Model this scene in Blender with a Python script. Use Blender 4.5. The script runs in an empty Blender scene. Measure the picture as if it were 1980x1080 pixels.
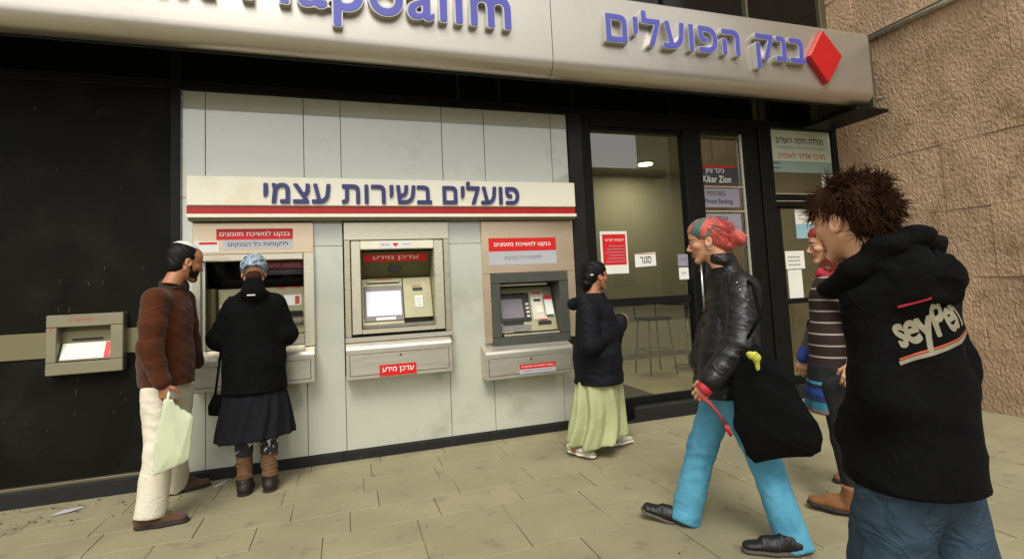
import bpy, bmesh, math, random
import numpy as np
import mathutils
from mathutils import Vector, Matrix
from mathutils.bvhtree import BVHTree
random.seed(7)
rng = np.random.default_rng(11)
scene = bpy.context.scene
COL = scene.collection

# ------------------------------------------------------------------ camera
cd = bpy.data.cameras.new('camera'); cam = bpy.data.objects.new('camera', cd); COL.objects.link(cam)
RX, RD, RF = (0.949827, -0.309371, -0.046026), (-0.019815, 0.087337, -0.995982), (0.312148, 0.946922, 0.076825)
M = Matrix(((RX[0], -RD[0], -RF[0], 0.0), (RX[1], -RD[1], -RF[1], -4.4373), (RX[2], -RD[2], -RF[2], 1.32), (0, 0, 0, 1)))
cam.matrix_world = M
cd.sensor_width = 36; cd.lens = 36 * 1000 / 1980; cd.shift_y = -65 / 1980
cd.clip_start = .05; cd.clip_end = 500
scene.camera = cam

# ------------------------------------------------------------------ world and sun
w = bpy.data.worlds.new('World'); scene.world = w; w.use_nodes = True
nt = w.node_tree; bg = nt.nodes['Background']
sky = nt.nodes.new('ShaderNodeTexSky'); sky.sky_type = 'NISHITA'; sky.sun_disc = False
SUN_EL, SUN_AZ = math.radians(52), math.radians(200)      # azimuth measured from +Y clockwise
sky.sun_elevation = SUN_EL; sky.sun_rotation = SUN_AZ; sky.air_density = 2.0; sky.dust_density = 4.0
hs = nt.nodes.new('ShaderNodeHueSaturation'); hs.inputs['Saturation'].default_value = .04
nt.links.new(sky.outputs[0], hs.inputs['Color']); nt.links.new(hs.outputs[0], bg.inputs[0])
bg.inputs[1].default_value = .12
sl = bpy.data.lights.new('sun', 'SUN'); so = bpy.data.objects.new('sun', sl); COL.objects.link(so)
sl.energy = 1.2; sl.angle = math.radians(22); sl.color = (1, .95, .83)
sd = Vector((math.sin(SUN_AZ) * math.cos(SUN_EL), math.cos(SUN_AZ) * math.cos(SUN_EL), math.sin(SUN_EL)))
so.rotation_euler = (-sd).to_track_quat('-Z', 'Y').to_euler()
scene.view_settings.view_transform = 'Standard'; scene.view_settings.look = 'None'
scene.view_settings.exposure = 0.55; scene.view_settings.gamma = 1; scene.view_settings.use_curve_mapping = False
scene.cycles.max_bounces = 8; scene.cycles.transparent_max_bounces = 12

# ------------------------------------------------------------------ materials
def L(c):
    if isinstance(c, str): c = tuple(int(c[i:i + 2], 16) for i in (0, 2, 4))
    return tuple((v / 255 / 12.92 if v / 255 <= .04045 else ((v / 255 + .055) / 1.055) ** 2.4) for v in c)
MATS = {}
def mat(name, col, rough=.6, metal=0, var=.12, vscale=6, bump=0, bscale=40, coat=0, spec=.5, emit=0, sheen=0,
        detail=4, stretch=None, dirt=None, dscale=3, objvar=0, sss=0, coat_rough=.08, rvar=0, wr=None, world=False):
    m = bpy.data.materials.new(name); m.use_nodes = True; MATS[name] = m
    n = m.node_tree; b = n.nodes['Principled BSDF']
    b.inputs['Roughness'].default_value = rough; b.inputs['Metallic'].default_value = metal
    b.inputs['Specular IOR Level'].default_value = spec
    b.inputs['Coat Weight'].default_value = coat; b.inputs['Coat Roughness'].default_value = coat_rough
    b.inputs['Sheen Weight'].default_value = sheen
    if sss:
        b.inputs['Subsurface Weight'].default_value = sss; b.inputs['Subsurface Radius'].default_value = (.02, .008, .004)
    c = col if isinstance(col, tuple) and max(col) <= 1 else L(col)
    tc = n.nodes.new('ShaderNodeTexCoord'); vec = tc.outputs['Object']
    if world: vec = n.nodes.new('ShaderNodeNewGeometry').outputs['Position']
    if stretch:
        mp = n.nodes.new('ShaderNodeMapping'); mp.inputs['Scale'].default_value = stretch
        n.links.new(vec, mp.inputs[0]); vec = mp.outputs[0]
    col_out = None
    if var:
        nz = n.nodes.new('ShaderNodeTexNoise'); nz.inputs['Scale'].default_value = vscale; nz.inputs['Detail'].default_value = detail
        n.links.new(vec, nz.inputs['Vector'])
        r = n.nodes.new('ShaderNodeValToRGB'); e = r.color_ramp.elements
        e[0].position = .3; e[1].position = .7
        e[0].color = (*[v * (1 - var) for v in c], 1); e[1].color = (*[min(1, v * (1 + var)) for v in c], 1)
        n.links.new(nz.outputs[0], r.inputs[0]); col_out = r.outputs[0]
        if rvar:
            mr = n.nodes.new('ShaderNodeMapRange'); mr.inputs[3].default_value = rough - rvar; mr.inputs[4].default_value = rough + rvar
            n.links.new(nz.outputs[0], mr.inputs[0]); n.links.new(mr.outputs[0], b.inputs['Roughness'])
    else:
        v = n.nodes.new('ShaderNodeRGB'); v.outputs[0].default_value = (*c, 1); col_out = v.outputs[0]
    def mul(a, fac_out, colr):
        mx = n.nodes.new('ShaderNodeMix'); mx.data_type = 'RGBA'
        n.links.new(a, mx.inputs[6]); mx.inputs[7].default_value = (*colr, 1); n.links.new(fac_out, mx.inputs[0]); return mx.outputs[2]
    if dirt:
        dcol, lo, hi = dirt
        nz = n.nodes.new('ShaderNodeTexNoise'); nz.inputs['Scale'].default_value = dscale; nz.inputs['Detail'].default_value = 7
        nz.inputs['Roughness'].default_value = .65
        n.links.new(vec, nz.inputs['Vector'])
        mr = n.nodes.new('ShaderNodeMapRange'); mr.inputs[1].default_value = lo; mr.inputs[2].default_value = hi
        n.links.new(nz.outputs[0], mr.inputs[0]); col_out = mul(col_out, mr.outputs[0], L(dcol))
    if objvar:
        oi = n.nodes.new('ShaderNodeObjectInfo'); mr = n.nodes.new('ShaderNodeMapRange')
        mr.inputs[3].default_value = 1 - objvar; mr.inputs[4].default_value = 1 + objvar
        n.links.new(oi.outputs['Random'], mr.inputs[0])
        hv = n.nodes.new('ShaderNodeHueSaturation'); n.links.new(mr.outputs[0], hv.inputs['Value']); n.links.new(col_out, hv.inputs['Color'])
        col_out = hv.outputs[0]
    n.links.new(col_out, b.inputs['Base Color'])
    if emit:
        b.inputs['Emission Color'].default_value = (*c, 1); b.inputs['Emission Strength'].default_value = emit
    if bump:
        nz = n.nodes.new('ShaderNodeTexNoise'); nz.inputs['Scale'].default_value = bscale; nz.inputs['Detail'].default_value = 5
        n.links.new(vec, nz.inputs['Vector'])
        bp = n.nodes.new('ShaderNodeBump'); bp.inputs['Strength'].default_value = min(1, bump); bp.inputs['Distance'].default_value = .004 * max(1, bump)
        n.links.new(nz.outputs[0], bp.inputs['Height']); n.links.new(bp.outputs[0], b.inputs['Normal'])
        if wr:                                   # cloth creases: ridged, stretched noise
            ws_, wd_, wst = wr
            m2 = n.nodes.new('ShaderNodeMapping'); m2.inputs['Scale'].default_value = wst; n.links.new(tc.outputs['Object'], m2.inputs[0])
            z = n.nodes.new('ShaderNodeTexNoise'); z.inputs['Scale'].default_value = ws_; z.inputs['Detail'].default_value = 2; z.inputs['Distortion'].default_value = 1.1
            n.links.new(m2.outputs[0], z.inputs['Vector'])
            s1 = n.nodes.new('ShaderNodeMath'); s1.operation = 'SUBTRACT'; s1.inputs[1].default_value = .5; n.links.new(z.outputs[0], s1.inputs[0])
            s2 = n.nodes.new('ShaderNodeMath'); s2.operation = 'ABSOLUTE'; n.links.new(s1.outputs[0], s2.inputs[0])
            s3 = n.nodes.new('ShaderNodeMath'); s3.operation = 'POWER'; s3.inputs[1].default_value = .6; n.links.new(s2.outputs[0], s3.inputs[0])
            b2 = n.nodes.new('ShaderNodeBump'); b2.inputs['Strength'].default_value = 1; b2.inputs['Distance'].default_value = wd_
            b2.invert = True; n.links.new(s3.outputs[0], b2.inputs['Height']); n.links.new(b2.outputs[0], bp.inputs['Normal'])
    return m
mat('panel', 'b9bbab', .3, 0, .04, 1.2, spec=.5, coat=1.0, coat_rough=.03, dirt=('8a8a74', .55, .9), dscale=2.2, detail=7)
mat('black_granite', '11110c', .65, 0, .3, 3, spec=.1, bump=.15, bscale=60, dirt=('24211a', .5, .8), dscale=2.6)
mat('black_frame', '0f100e', .5, .0, .2, 8, spec=.2, dirt=('1e1a18', .55, .85), dscale=5)
mat('black_glass', '0b0c0b', .12, 0, .1, 4, spec=.4)
mat('plinth', '0b0c0a', .7, 0, .3, 20, dirt=('5a5544', .62, .85), dscale=14)
MATS['panel'].node_tree.nodes['Principled BSDF'].inputs['Coat IOR'].default_value = 2.1
mat('steel_box', '979178', .32, .55, .08, 3, stretch=(1, 1, 5), rvar=.08)
mat('steel_strip', '7d7757', .4, .4, .06, 2, rvar=.05)
mat('steel', 'c6bfa6', .28, .7, .03, 3, stretch=(1, 1, 6), rvar=.08, dirt=('8b8468', .55, .9), dscale=2.5)
mat('steel_light', 'd6d0ba', .27, .6, .025, 3, stretch=(1, 1, 5), rvar=.06, dirt=('a89f80', .6, .9), dscale=3)
mat('steel_tray', 'c4beb0', .32, .6, .06, 4, stretch=(1, 1, 9), rvar=.1, dirt=('6f6a58', .58, .85), dscale=5, bump=.1)
mat('steel_dark', '6b6650', .4, .6, .15, 5, stretch=(1, 1, 8), rvar=.08)
mat('pink_steel', 'd6c1a4', .27, .65, .06, 1.6, rvar=.08, stretch=(1, 1, 3))
mat('fascia', 'c0b9ad', .32, .75, .04, .8, stretch=(1, 1, 1), rvar=.05, dirt=('a39a8e', .6, .95), dscale=1.2)
mat('sign_cream', 'e6e1cd', .35, .1, .04, 2, dirt=('cfc299', .5, .8), dscale=2)
mat('sign_blue', '2f2f68', .4, 0, .1, 8)
mat('letter_blue', '5050ac', .4, 0, .05, 3)
mat('letter_rim', 'b5b3ae', .35, .3, .05, 3)
mat('red', 'b81414', .4, 0, .06, 3)
mat('red_deep', 'a01010', .35, 0, .08, 3)
mat('sticker_red', 'cc1210', .5, 0, .04, 5)
mat('sticker_white', 'd9d9d4', .6, 0, .04, 5)
mat('sticker_grey', 'b0b0b4', .55, 0, .03, 5)
mat('print_white', 'e6e4de', .6, 0, 0)
mat('print_black', '25252a', .6, 0, 0)
mat('print_grey', '6c6c70', .6, 0, 0)
mat('print_red', 'c03020', .6, 0, 0)
mat('print_orange', 'b04a28', .6, 0, 0)
mat('atm_grey', '454740', .5, 0, .1, 12, bump=.1, bscale=200)
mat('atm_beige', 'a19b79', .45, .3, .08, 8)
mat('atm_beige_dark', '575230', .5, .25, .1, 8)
mat('plastic_dark', '1c1c18', .35, 0, .1, 9)
mat('plastic_grey', '77726a', .4, 0, .1, 9)
mat('screen_white', 'c5c8cc', .15, 0, .04, 4, emit=.25, coat=.6)
mat('screen_dull', '6d6468', .15, 0, .06, 6, coat=.6)
mat('key_light', 'c9c6b8', .4, .1, .1, 9)
mat('tile', '8a8264', .8, 0, .13, 2.2, bump=.4, bscale=90, objvar=.03, dirt=('5a5342', .58, .80), dscale=6, detail=9, world=True)
mat('tile_joint', '776f55', .9, 0, .25, 14, bump=.4)
mat('litter_paper', 'b5b4bb', .7, 0, .05, 9)
mat('leaf', '2f2716', .8, 0, .4, 9)
mat('interior_wall', '9d987c', .8, 0, .05, 1.5)
mat('interior_floor', 'aca27c', .35, 0, .08, 3)
mat('interior_ceiling', '8f8b70', .8, 0, .03, 2)
mat('mat_dark', '2a281c', .95, 0, .2, 60, bump=.4)
mat('wood_dark', '33241a', .35, 0, .2, 8)
mat('chrome', 'a5a39a', .2, .9, .05, 5)
mat('stool_metal', '3a3830', .35, .6, .1, 9)
mat('lamp', 'fff6e0', .5, 0, 0, emit=7)
mat('opp_stone', '7d745e', .8, 0, .1, 1)
mat('opp_glass', '2d3030', .1, 0, .1, 2)
mat('poster_white', 'dcdcd2', .6, 0, .03, 6)
mat('poster_green', 'c6d0bb', .6, 0, .04, 6)
mat('poster_teal', '90a59b', .6, 0, .05, 6)
mat('poster_blue', '8fb2bf', .6, 0, .05, 6)
mat('poster_lilac', '8c8794', .6, 0, .04, 6)
mat('poster_dark', '3c3a44', .6, 0, .05, 6)
def glass(name, tint, gl=1.0):
    m = bpy.data.materials.new(name); m.use_nodes = True; MATS[name] = m; n = m.node_tree
    for x in list(n.nodes):
        if x.type != 'OUTPUT_MATERIAL': n.nodes.remove(x)
    out = [x for x in n.nodes][0]
    t = n.nodes.new('ShaderNodeBsdfTransparent'); t.inputs[0].default_value = (*tint, 1)
    g = n.nodes.new('ShaderNodeBsdfGlossy'); g.inputs['Roughness'].default_value = .01
    f = n.nodes.new('ShaderNodeFresnel'); f.inputs[0].default_value = 1.5 * gl
    ge = n.nodes.new('ShaderNodeNewGeometry'); iv = n.nodes.new('ShaderNodeMath'); iv.operation = 'SUBTRACT'; iv.inputs[0].default_value = 1; n.links.new(ge.outputs['Backfacing'], iv.inputs[1])
    mu = n.nodes.new('ShaderNodeMath'); mu.operation = 'MULTIPLY'; n.links.new(f.outputs[0], mu.inputs[0]); n.links.new(iv.outputs[0], mu.inputs[1])
    mx = n.nodes.new('ShaderNodeMixShader'); n.links.new(mu.outputs[0], mx.inputs[0]); n.links.new(t.outputs[0], mx.inputs[1])
    n.links.new(g.outputs[0], mx.inputs[2]); n.links.new(mx.outputs[0], out.inputs[0]); return m
glass('glass', (.88, .88, .82), 1.9)

# ------------------------------------------------------------------ object helpers
def link(name, me, m=None, parent=None, loc=None):
    o = bpy.data.objects.new(name, me); COL.objects.link(o)
    if m is not None and me is not None:
        for x in (m if isinstance(m, (list, tuple)) else [m]): me.materials.append(MATS[x])
    if parent is not None:
        o.parent = parent; o.matrix_parent_inverse = parent.matrix_world.inverted() if False else Matrix.Translation(-parent.location)
    if loc is not None: o.location = loc
    return o
def thing(name, label, cat, loc=(0, 0, 0), group=None):
    o = bpy.data.objects.new(name, None); COL.objects.link(o); o.location = loc; o.empty_display_size = .1
    o['label'] = label; o['category'] = cat
    if group: o['group'] = group
    return o
def tag(o, label, cat, group=None, kind=None):
    o['label'] = label; o['category'] = cat
    if group: o['group'] = group
    if kind: o['kind'] = kind
    return o
def bm_mesh(bm, name, smooth=False):
    me = bpy.data.meshes.new(name); bm.to_mesh(me); bm.free()
    if smooth: me.shade_smooth()
    return me
def bbox(bm, x0, x1, y0, y1, z0, z1, bev=0):
    r = bmesh.ops.create_cube(bm, size=1)
    vs = r['verts']
    bmesh.ops.scale(bm, vec=(x1 - x0, y1 - y0, z1 - z0), verts=vs)
    bmesh.ops.translate(bm, vec=((x0 + x1) / 2, (y0 + y1) / 2, (z0 + z1) / 2), verts=vs)
    if bev:
        es = list({e for v in vs for e in v.link_edges})
        bmesh.ops.bevel(bm, geom=es, offset=bev, segments=1, affect='EDGES', profile=.5)
def box(name, m, parent, x0, x1, y0, y1, z0, z1, bev=.003):
    bm = bmesh.new(); bbox(bm, min(x0, x1), max(x0, x1), min(y0, y1), max(y0, y1), min(z0, z1), max(z0, z1), bev)
    return link(name, bm_mesh(bm, name), m, parent)
def boxes(name, m, parent, lst, bev=.003):
    bm = bmesh.new()
    for b in lst: bbox(bm, *b, bev)
    return link(name, bm_mesh(bm, name), m, parent)
def slab(name, m, parent, pts, n, th, bev=0):
    """solid from a planar outline pts (3D), thickness th along -n"""
    bm = bmesh.new(); n = Vector(n).normalized()
    a = [bm.verts.new(Vector(p)) for p in pts]; b = [bm.verts.new(Vector(p) - n * th) for p in pts]
    k = len(pts); bm.faces.new(a); bm.faces.new(b[::-1])
    for i in range(k): bm.faces.new((a[i], b[i], b[(i + 1) % k], a[(i + 1) % k]))
    bmesh.ops.recalc_face_normals(bm, faces=bm.faces)
    if bev: bmesh.ops.bevel(bm, geom=list(bm.edges), offset=bev, segments=1, affect='EDGES')
    return link(name, bm_mesh(bm, name), m, parent)
def tube(name, m, parent, pts, r, seg=10, caps=True):
    bm = bmesh.new(); pts = [Vector(p) for p in pts]; rings = []
    rs = r if isinstance(r, (list, tuple)) else [r] * len(pts)
    for i, p in enumerate(pts):
        d = (pts[min(i + 1, len(pts) - 1)] - pts[max(i - 1, 0)]).normalized()
        u = d.cross(Vector((0, 0, 1)));
        if u.length < .05: u = d.cross(Vector((0, 1, 0)))
        u.normalize(); v = d.cross(u)
        rings.append([bm.verts.new(p + (u * math.cos(a) + v * math.sin(a)) * rs[i]) for a in [2 * math.pi * k / seg for k in range(seg)]])
    for i in range(len(rings) - 1):
        for k in range(seg): bm.faces.new((rings[i][k], rings[i][(k + 1) % seg], rings[i + 1][(k + 1) % seg], rings[i + 1][k]))
    if caps: bm.faces.new(rings[0][::-1]); bm.faces.new(rings[-1])
    bmesh.ops.recalc_face_normals(bm, faces=bm.faces)
    return link(name, bm_mesh(bm, name, True), m, parent)
def heb(s): return s[::-1]
def text_mesh(s, extrude=0.0, offset=0.0, space=1.0, shear=0.0, res=3, cell=.036):
    """lettering as a clean mesh: glyph outlines -> distance field (non-zero winding) -> cells snapped to the contour"""
    c = bpy.data.curves.new('lettering', 'FONT'); c.body = s; c.space_character = space; c.shear = shear; c.size = 1
    o = bpy.data.objects.new('lettering', c); COL.objects.link(o); bpy.context.view_layer.update()
    dg = bpy.context.evaluated_depsgraph_get(); cu = o.evaluated_get(dg).to_curve(dg); SG = []; CID = []
    for sp in cu.splines:
        pts = []
        if sp.type == 'BEZIER':
            B = sp.bezier_points; n_ = len(B)
            for k in range(n_):
                a, b = B[k], B[(k + 1) % n_]; seg = mathutils.geometry.interpolate_bezier(a.co, a.handle_right, b.handle_left, b.co, 6); pts += [(p.x, p.y) for p in seg[:-1]]
        else: pts = [(p.co.x, p.co.y) for p in sp.points]
        pts = [p for k, p in enumerate(pts) if k == 0 or math.hypot(p[0] - pts[k - 1][0], p[1] - pts[k - 1][1]) > 1e-5]
        xs_ = [p[0] for p in pts]
        for k in range(len(pts)): SG.append((*pts[k], *pts[(k + 1) % len(pts)])); CID.append((min(xs_), max(xs_)))
    bpy.data.objects.remove(o); bpy.data.curves.remove(c)
    SG = np.array(SG, np.float32); CID = np.array(CID, np.float32); lo = SG[:, :2].min(0) - .1 - max(0, offset); hi = SG[:, :2].max(0) + .1 + max(0, offset)
    nx, ny = int((hi[0] - lo[0]) / cell) + 2, int((hi[1] - lo[1]) / cell) + 2
    def dist(P):
        out = np.empty(len(P), np.float32)
        for k in range(0, len(P), 600):
            q = P[k:k + 600]; m = (CID[:, 0] < q[:, 0].max() + .2) & (CID[:, 1] > q[:, 0].min() - .2)
            G = SG[m]
            if len(G) == 0: out[k:k + 600] = .5; continue
            ab = G[:, 2:] - G[:, :2]; pa = q[:, None] - G[None, :, :2]
            t = np.clip((pa * ab).sum(-1) / np.maximum((ab * ab).sum(-1), 1e-12), 0, 1)
            d = np.sqrt(((pa - t[..., None] * ab) ** 2).sum(-1)).min(1)
            y0, y1 = G[None, :, 1], G[None, :, 3]; Y = q[:, 1:2]
            up = (y0 <= Y) & (y1 > Y); dn = (y0 > Y) & (y1 <= Y); cr = ab[None, :, 0] * pa[..., 1] - ab[None, :, 1] * pa[..., 0]
            wn = (up & (cr > 0)).sum(1) - (dn & (cr < 0)).sum(1); wn2 = wn
            out[k:k + 600] = np.where(wn2 != 0, -d, d)
        return out - offset
    # order points column by column so that each chunk covers a narrow x range
    gx, gy = np.meshgrid(np.arange(nx), np.arange(ny), indexing='ij'); V = (lo + np.stack([gx, gy], -1).reshape(-1, 2) * cell).astype(np.float32)
    C_ = (V.reshape(nx, ny, 2)[:-1, :-1] + cell / 2).reshape(-1, 2); ins = dist(C_).reshape(nx - 1, ny - 1) < 0
    ii, jj = np.nonzero(ins); f = np.stack([ii * ny + jj, (ii + 1) * ny + jj, (ii + 1) * ny + jj + 1, ii * ny + jj + 1], 1)
    used = np.unique(f); rm = -np.ones(nx * ny, np.int64); rm[used] = np.arange(len(used)); P = V[used]; F = rm[f]
    cntv = np.bincount(F.ravel(), minlength=len(P)); bd = cntv < 4
    for _ in range(2):
        q = P[bd]; d = dist(q); e = .004; g_ = np.stack([dist(q + np.array([e, 0], np.float32)) - d, dist(q + np.array([0, e], np.float32)) - d], 1) / e
        P[bd] = q - np.clip(d, -cell * .75, cell * .75)[:, None] * g_ / np.maximum(np.hypot(g_[:, 0], g_[:, 1]), .5)[:, None]
    me = bpy.data.meshes.new('lettering'); me.from_pydata([(float(a), float(b), float(extrude)) for a, b in P], [], [tuple(map(int, x)) for x in F]); me.update()
    if extrude:
        bm = bmesh.new(); bm.from_mesh(me); r = bmesh.ops.extrude_face_region(bm, geom=list(bm.faces), use_keep_orig=True)
        for x in r['geom']:
            if isinstance(x, bmesh.types.BMVert): x.co.z = -extrude
        bmesh.ops.recalc_face_normals(bm, faces=bm.faces); bm.to_mesh(me); bm.free()
    return me
def fit_text(me, x0, x1, z0, z1, y, depth=None, tilt=0.0, zr=None):
    """put a text mesh on the plane Y=y (facing -Y), between x0..x1 and z0..z1"""
    co = np.empty(len(me.vertices) * 3, np.float32); me.vertices.foreach_get('co', co); co = co.reshape(-1, 3)
    mn, mx = co.min(0), co.max(0)
    if zr: mn[1], mx[1] = zr
    X = x0 + (co[:, 0] - mn[0]) / (mx[0] - mn[0]) * (x1 - x0)
    Z = z0 + (co[:, 1] - mn[1]) / (mx[1] - mn[1]) * (z1 - z0) + tilt * (X - x0)
    if depth is None: Y = np.full_like(X, y)
    else: Y = y - (co[:, 2] - mn[2]) / max(1e-6, mx[2] - mn[2]) * depth
    out = np.stack([X, Y, Z], 1).astype(np.float32); me.vertices.foreach_set('co', out.ravel()); me.update(); return me
def flat_text(s, x0, x1, z0, z1, y, m, parent, tilt=0, offset=.012, name='lettering'):
    me = fit_text(text_mesh(s, 0, offset), x0, x1, z0, z1, y, tilt=tilt)
    return link(name, me, m, parent)
def split_letters(me):
    """split a text mesh into per-letter meshes by overlap along x"""
    bm = bmesh.new(); bm.from_mesh(me); bm.verts.ensure_lookup_table()
    seen = set(); isl = []
    for v in bm.verts:
        if v.index in seen: continue
        st = [v]; seen.add(v.index); g = []
        while st:
            q = st.pop(); g.append(q.index)
            for e in q.link_edges:
                t = e.other_vert(q)
                if t.index not in seen: seen.add(t.index); st.append(t)
        xs = [bm.verts[i].co.x for i in g]; isl.append([min(xs), max(xs), g])
    isl.sort(key=lambda t: t[0]); out = []
    for a, b, g in isl:
        if out and a < out[-1][1] - .25 * min(b - a, out[-1][1] - out[-1][0]): out[-1][1] = max(out[-1][1], b); out[-1][2] += g
        else: out.append([a, b, list(g)])
    res = []
    for a, b, g in out:
        gs = set(g); idx = {i: k for k, i in enumerate(g)}
        fs = [[idx[v.index] for v in f.verts] for f in bm.faces if f.verts[0].index in gs]
        m2 = bpy.data.meshes.new('letter'); m2.from_pydata([bm.verts[i].co[:] for i in g], [], fs); m2.update(); res.append(m2)
    bm.free(); return res

# ================================================================== GROUND
def structure(o): o['kind'] = 'structure'; return o
bm = bmesh.new()
bbox(bm, -70, 70, -70, 30, -.4, -.012)
ground = structure(link('ground', bm_mesh(bm, 'ground'), 'tile_joint'))
pave = bpy.data.objects.new('pavement', None); COL.objects.link(pave); pave['kind'] = 'structure'
TL, TW = .51, .283
tile_meshes = []
for k in range(5):
    bm = bmesh.new(); bbox(bm, -TL / 2 + .0014, TL / 2 - .0014, -TW / 2 + .0014, TW / 2 - .0014, -.03, 0, .0025)
    for v in bm.verts: v.co.x += random.uniform(-.0018, .0018); v.co.y += random.uniform(-.0014, .0014)
    me = bm_mesh(bm, 'paving_slab'); me.materials.append(MATS['tile']); tile_meshes.append(me)
offs = [random.choice((.0, .13, .255, .38)) for _ in range(40)]
# rows measured in the photograph: a joint of row k sits at this x
offs[1] = .176; offs[3] = .19 + .51; offs[4] = 1.034; offs[2] = .62
k = 0
for r in range(0, 17):
    y = -.16 - TW * r + TW / 2 - .0
    for c in range(-7, 14):
        x = (offs[r] % TL) + TL * c + TL / 2
        if not (-2.9 < x < 6.0): continue
        if x + .0 > 5.75: continue
        if r > 9 and (x < -2.2 or x > 3.6 + .0): continue
        if k >= 292: continue
        o = bpy.data.objects.new('paving_slab', tile_meshes[k % 5]); COL.objects.link(o); o.parent = pave
        o.location = (x, y, random.uniform(-.0012, .0008)); o.rotation_euler = (random.uniform(-.003, .003), random.uniform(-.002, .002), 0)
        if k % 2: o.rotation_euler.z = math.pi
        k += 1
# slabs further out, joined
bm = bmesh.new()
for r in range(-2, 34):
    y = -.16 - TW * r + TW / 2
    for c in range(-16, 22):
        x = (offs[r % 17 if r >= 0 else 5] % TL) + TL * c + TL / 2
        if 0 <= r < 17 and (-2.9 < x < 5.75) and not (r > 9 and (x < -2.2 or x > 3.6)): continue
        bbox(bm, x - TL / 2 + .0014, x + TL / 2 - .0014, y - TW / 2 + .0014, y + TW / 2 - .0014, -.03, -.001)
po = link('paving_beyond', bm_mesh(bm, 'paving_beyond'), 'tile', pave); po['kind'] = 'stuff'
# road across the way
mat('asphalt', '45443f', .85, 0, .15, 30, bump=.4)
structure(box('road', 'asphalt', None, -70, 70, -17.0, -10.2, -.011, -.006, 0))

# ================================================================== BANK BUILDING
bank = thing('bank_building', 'black framed bank front with pale wall panels, dark cladding and glass doors', 'building', (0, .2, 0))
# dark cladding left of the pale panels
xs = [-5.2, -3.7, -2.45, -1.215]
for i in range(3):
    for z0, z1 in ((.135, .968), (1.147, 2.93)):
        box('dark_wall_panel', 'black_granite', bank, xs[i] + .002, xs[i + 1] - .002, 0, .06, z0, z1, .002)
box('steel_strip', 'steel_strip', bank, -5.2, -1.38, -.012, .002, .97, 1.145, .002)
box('dark_wall_panel', 'black_granite', bank, -1.379, -1.217, -.001, .002, .968, 1.147, 0)
box('plinth', 'plinth', bank, -5.2, -1.15, -.03, .05, -.01, .105, .004)
box('plinth_trim', 'steel_dark', bank, -5.2, -1.15, -.022, .01, .107, .130, .003)
box('mullion', 'black_frame', bank, -1.212, -1.145, -.03, .06, .13, 3.9, .004)
# pale panels, joints recessed
JX = [-1.142, -.985, -.28, .006, .855, 1.242, 1.898, 2.065]
g = .0022
for i in range(7):
    x0, x1 = JX[i] + g, JX[i + 1] - g
    box('wall_panel', 'panel', bank, x0, x1, 0, .03, 2.10, 2.928, .0015)
    if i in (0, 2, 4):
        box('wall_panel', 'panel', bank, x0, x1, 0, .03, .077, 1.708, .0015)
        box('wall_panel', 'panel', bank, x0, x1, 0, .03, 1.711, 2.097, .0015)
    else: box('wall_panel', 'panel', bank, x0, x1, 0, .03, .077, .66, .0015)
box('wall_backing', 'steel_dark', bank, -1.14, 2.06, .5, .56, .0, 2.93, 0)
box('wall_backing', 'steel_dark', bank, -1.14, 2.06, .0305, .04, 2.0, 2.93, 0)
box('wall_backing', 'steel_dark', bank, -1.14, 2.06, .0305, .04, .0, .60, 0)
boxes('corner_trim', 'steel_light', bank, [(-1.1445, -1.1425, -.02, .02, .08, 2.93)], 0)
for a, b_ in ((-1.145, -.02), (-.018, 1.178), (1.18, 2.062)):
    box('plinth', 'plinth', bank, a, b_, -.022, .04, -.01, .072, .004)
# black head band and panes behind the sign
box('head_rail', 'black_frame', bank, -1.143, 5.5, -.015, .06, 2.932, 3.0, .004)
box('head_rail', 'black_frame', bank, -5.2, -1.214, -.015, .06, 2.932, 3.0, .004)
MX = [-5.2, -3.4, -2.3, -1.18, 1.03, 2.14, 3.25, 4.34, 5.5]
for i in range(len(MX) - 1):
    box('header_pane', 'black_glass', bank, MX[i] + .015, MX[i + 1] - .015, .02, .03, 3.003, 5.4, 0)
    if MX[i] not in (-1.18, -5.2): box('mullion', 'black_frame' if i < 7 else 'steel_dark', bank, MX[i] - .012, MX[i] + .012, -.02, .05, 3.003, 5.4, .003)
box('mullion', 'steel_dark', bank, 4.30, 4.325, -.05, .02, 3.8, 5.4, .003)
box('mullion', 'steel_dark', bank, 5.40, 5.49, -.03, .05, 3.003, 5.4, .003)
# door frames
mat('brown_marble', '241f1d', .35, 0, .35, 5, spec=.25, detail=8)
box('door_post', 'brown_marble', bank, 2.07, 2.21, -.03, .10, 0, 2.93, .005)
box('door_post', 'black_frame', bank, 2.213, 2.312, -.012, .10, 0, 2.93, .005)
box('door_head', 'black_frame', bank, 2.315, 4.34, -.012, .10, 2.84, 2.93, .004)
box('door_post', 'black_frame', bank, 3.372, 3.588, -.02, .09, .13, 2.838, .006)
box('door_post', 'black_frame', bank, 4.135, 4.335, -.012, .10, .13, 2.838, .006)
box('door_post', 'black_frame', bank, 4.338, 4.512, -.035, .10, 0, 2.93, .006)
box('threshold', 'plinth', bank, 2.315, 5.5, -.10, .14, -.01, .127, .006)
box('transom', 'black_frame', bank, 4.514, 5.44, -.012, .08, 2.05, 2.185, .004)
box('transom_trim', 'steel_light', bank, 4.516, 5.438, -.022, -.013, 2.186, 2.196, 0)
box('transom_trim', 'steel_light', bank, 4.516, 5.438, -.022, -.013, 2.105, 2.113, 0)
box('door_post', 'black_frame', bank, 5.442, 5.499, -.012, .10, .128, 2.93, .004)
dr = box('glass_door', 'black_frame', bank, 2.315, 3.370, .02, .06, 1.07, 1.148, .003)
box('door_rail', 'black_frame', dr, 2.315, 3.370, .018, .062, .13, .20, .003)
box('door_rail', 'black_frame', dr, 2.315, 3.370, .018, .062, 2.80, 2.838, .003)
box('glass_pane', 'glass', dr, 2.316, 3.369, .036, .042, 1.149, 2.799, 0)
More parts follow.
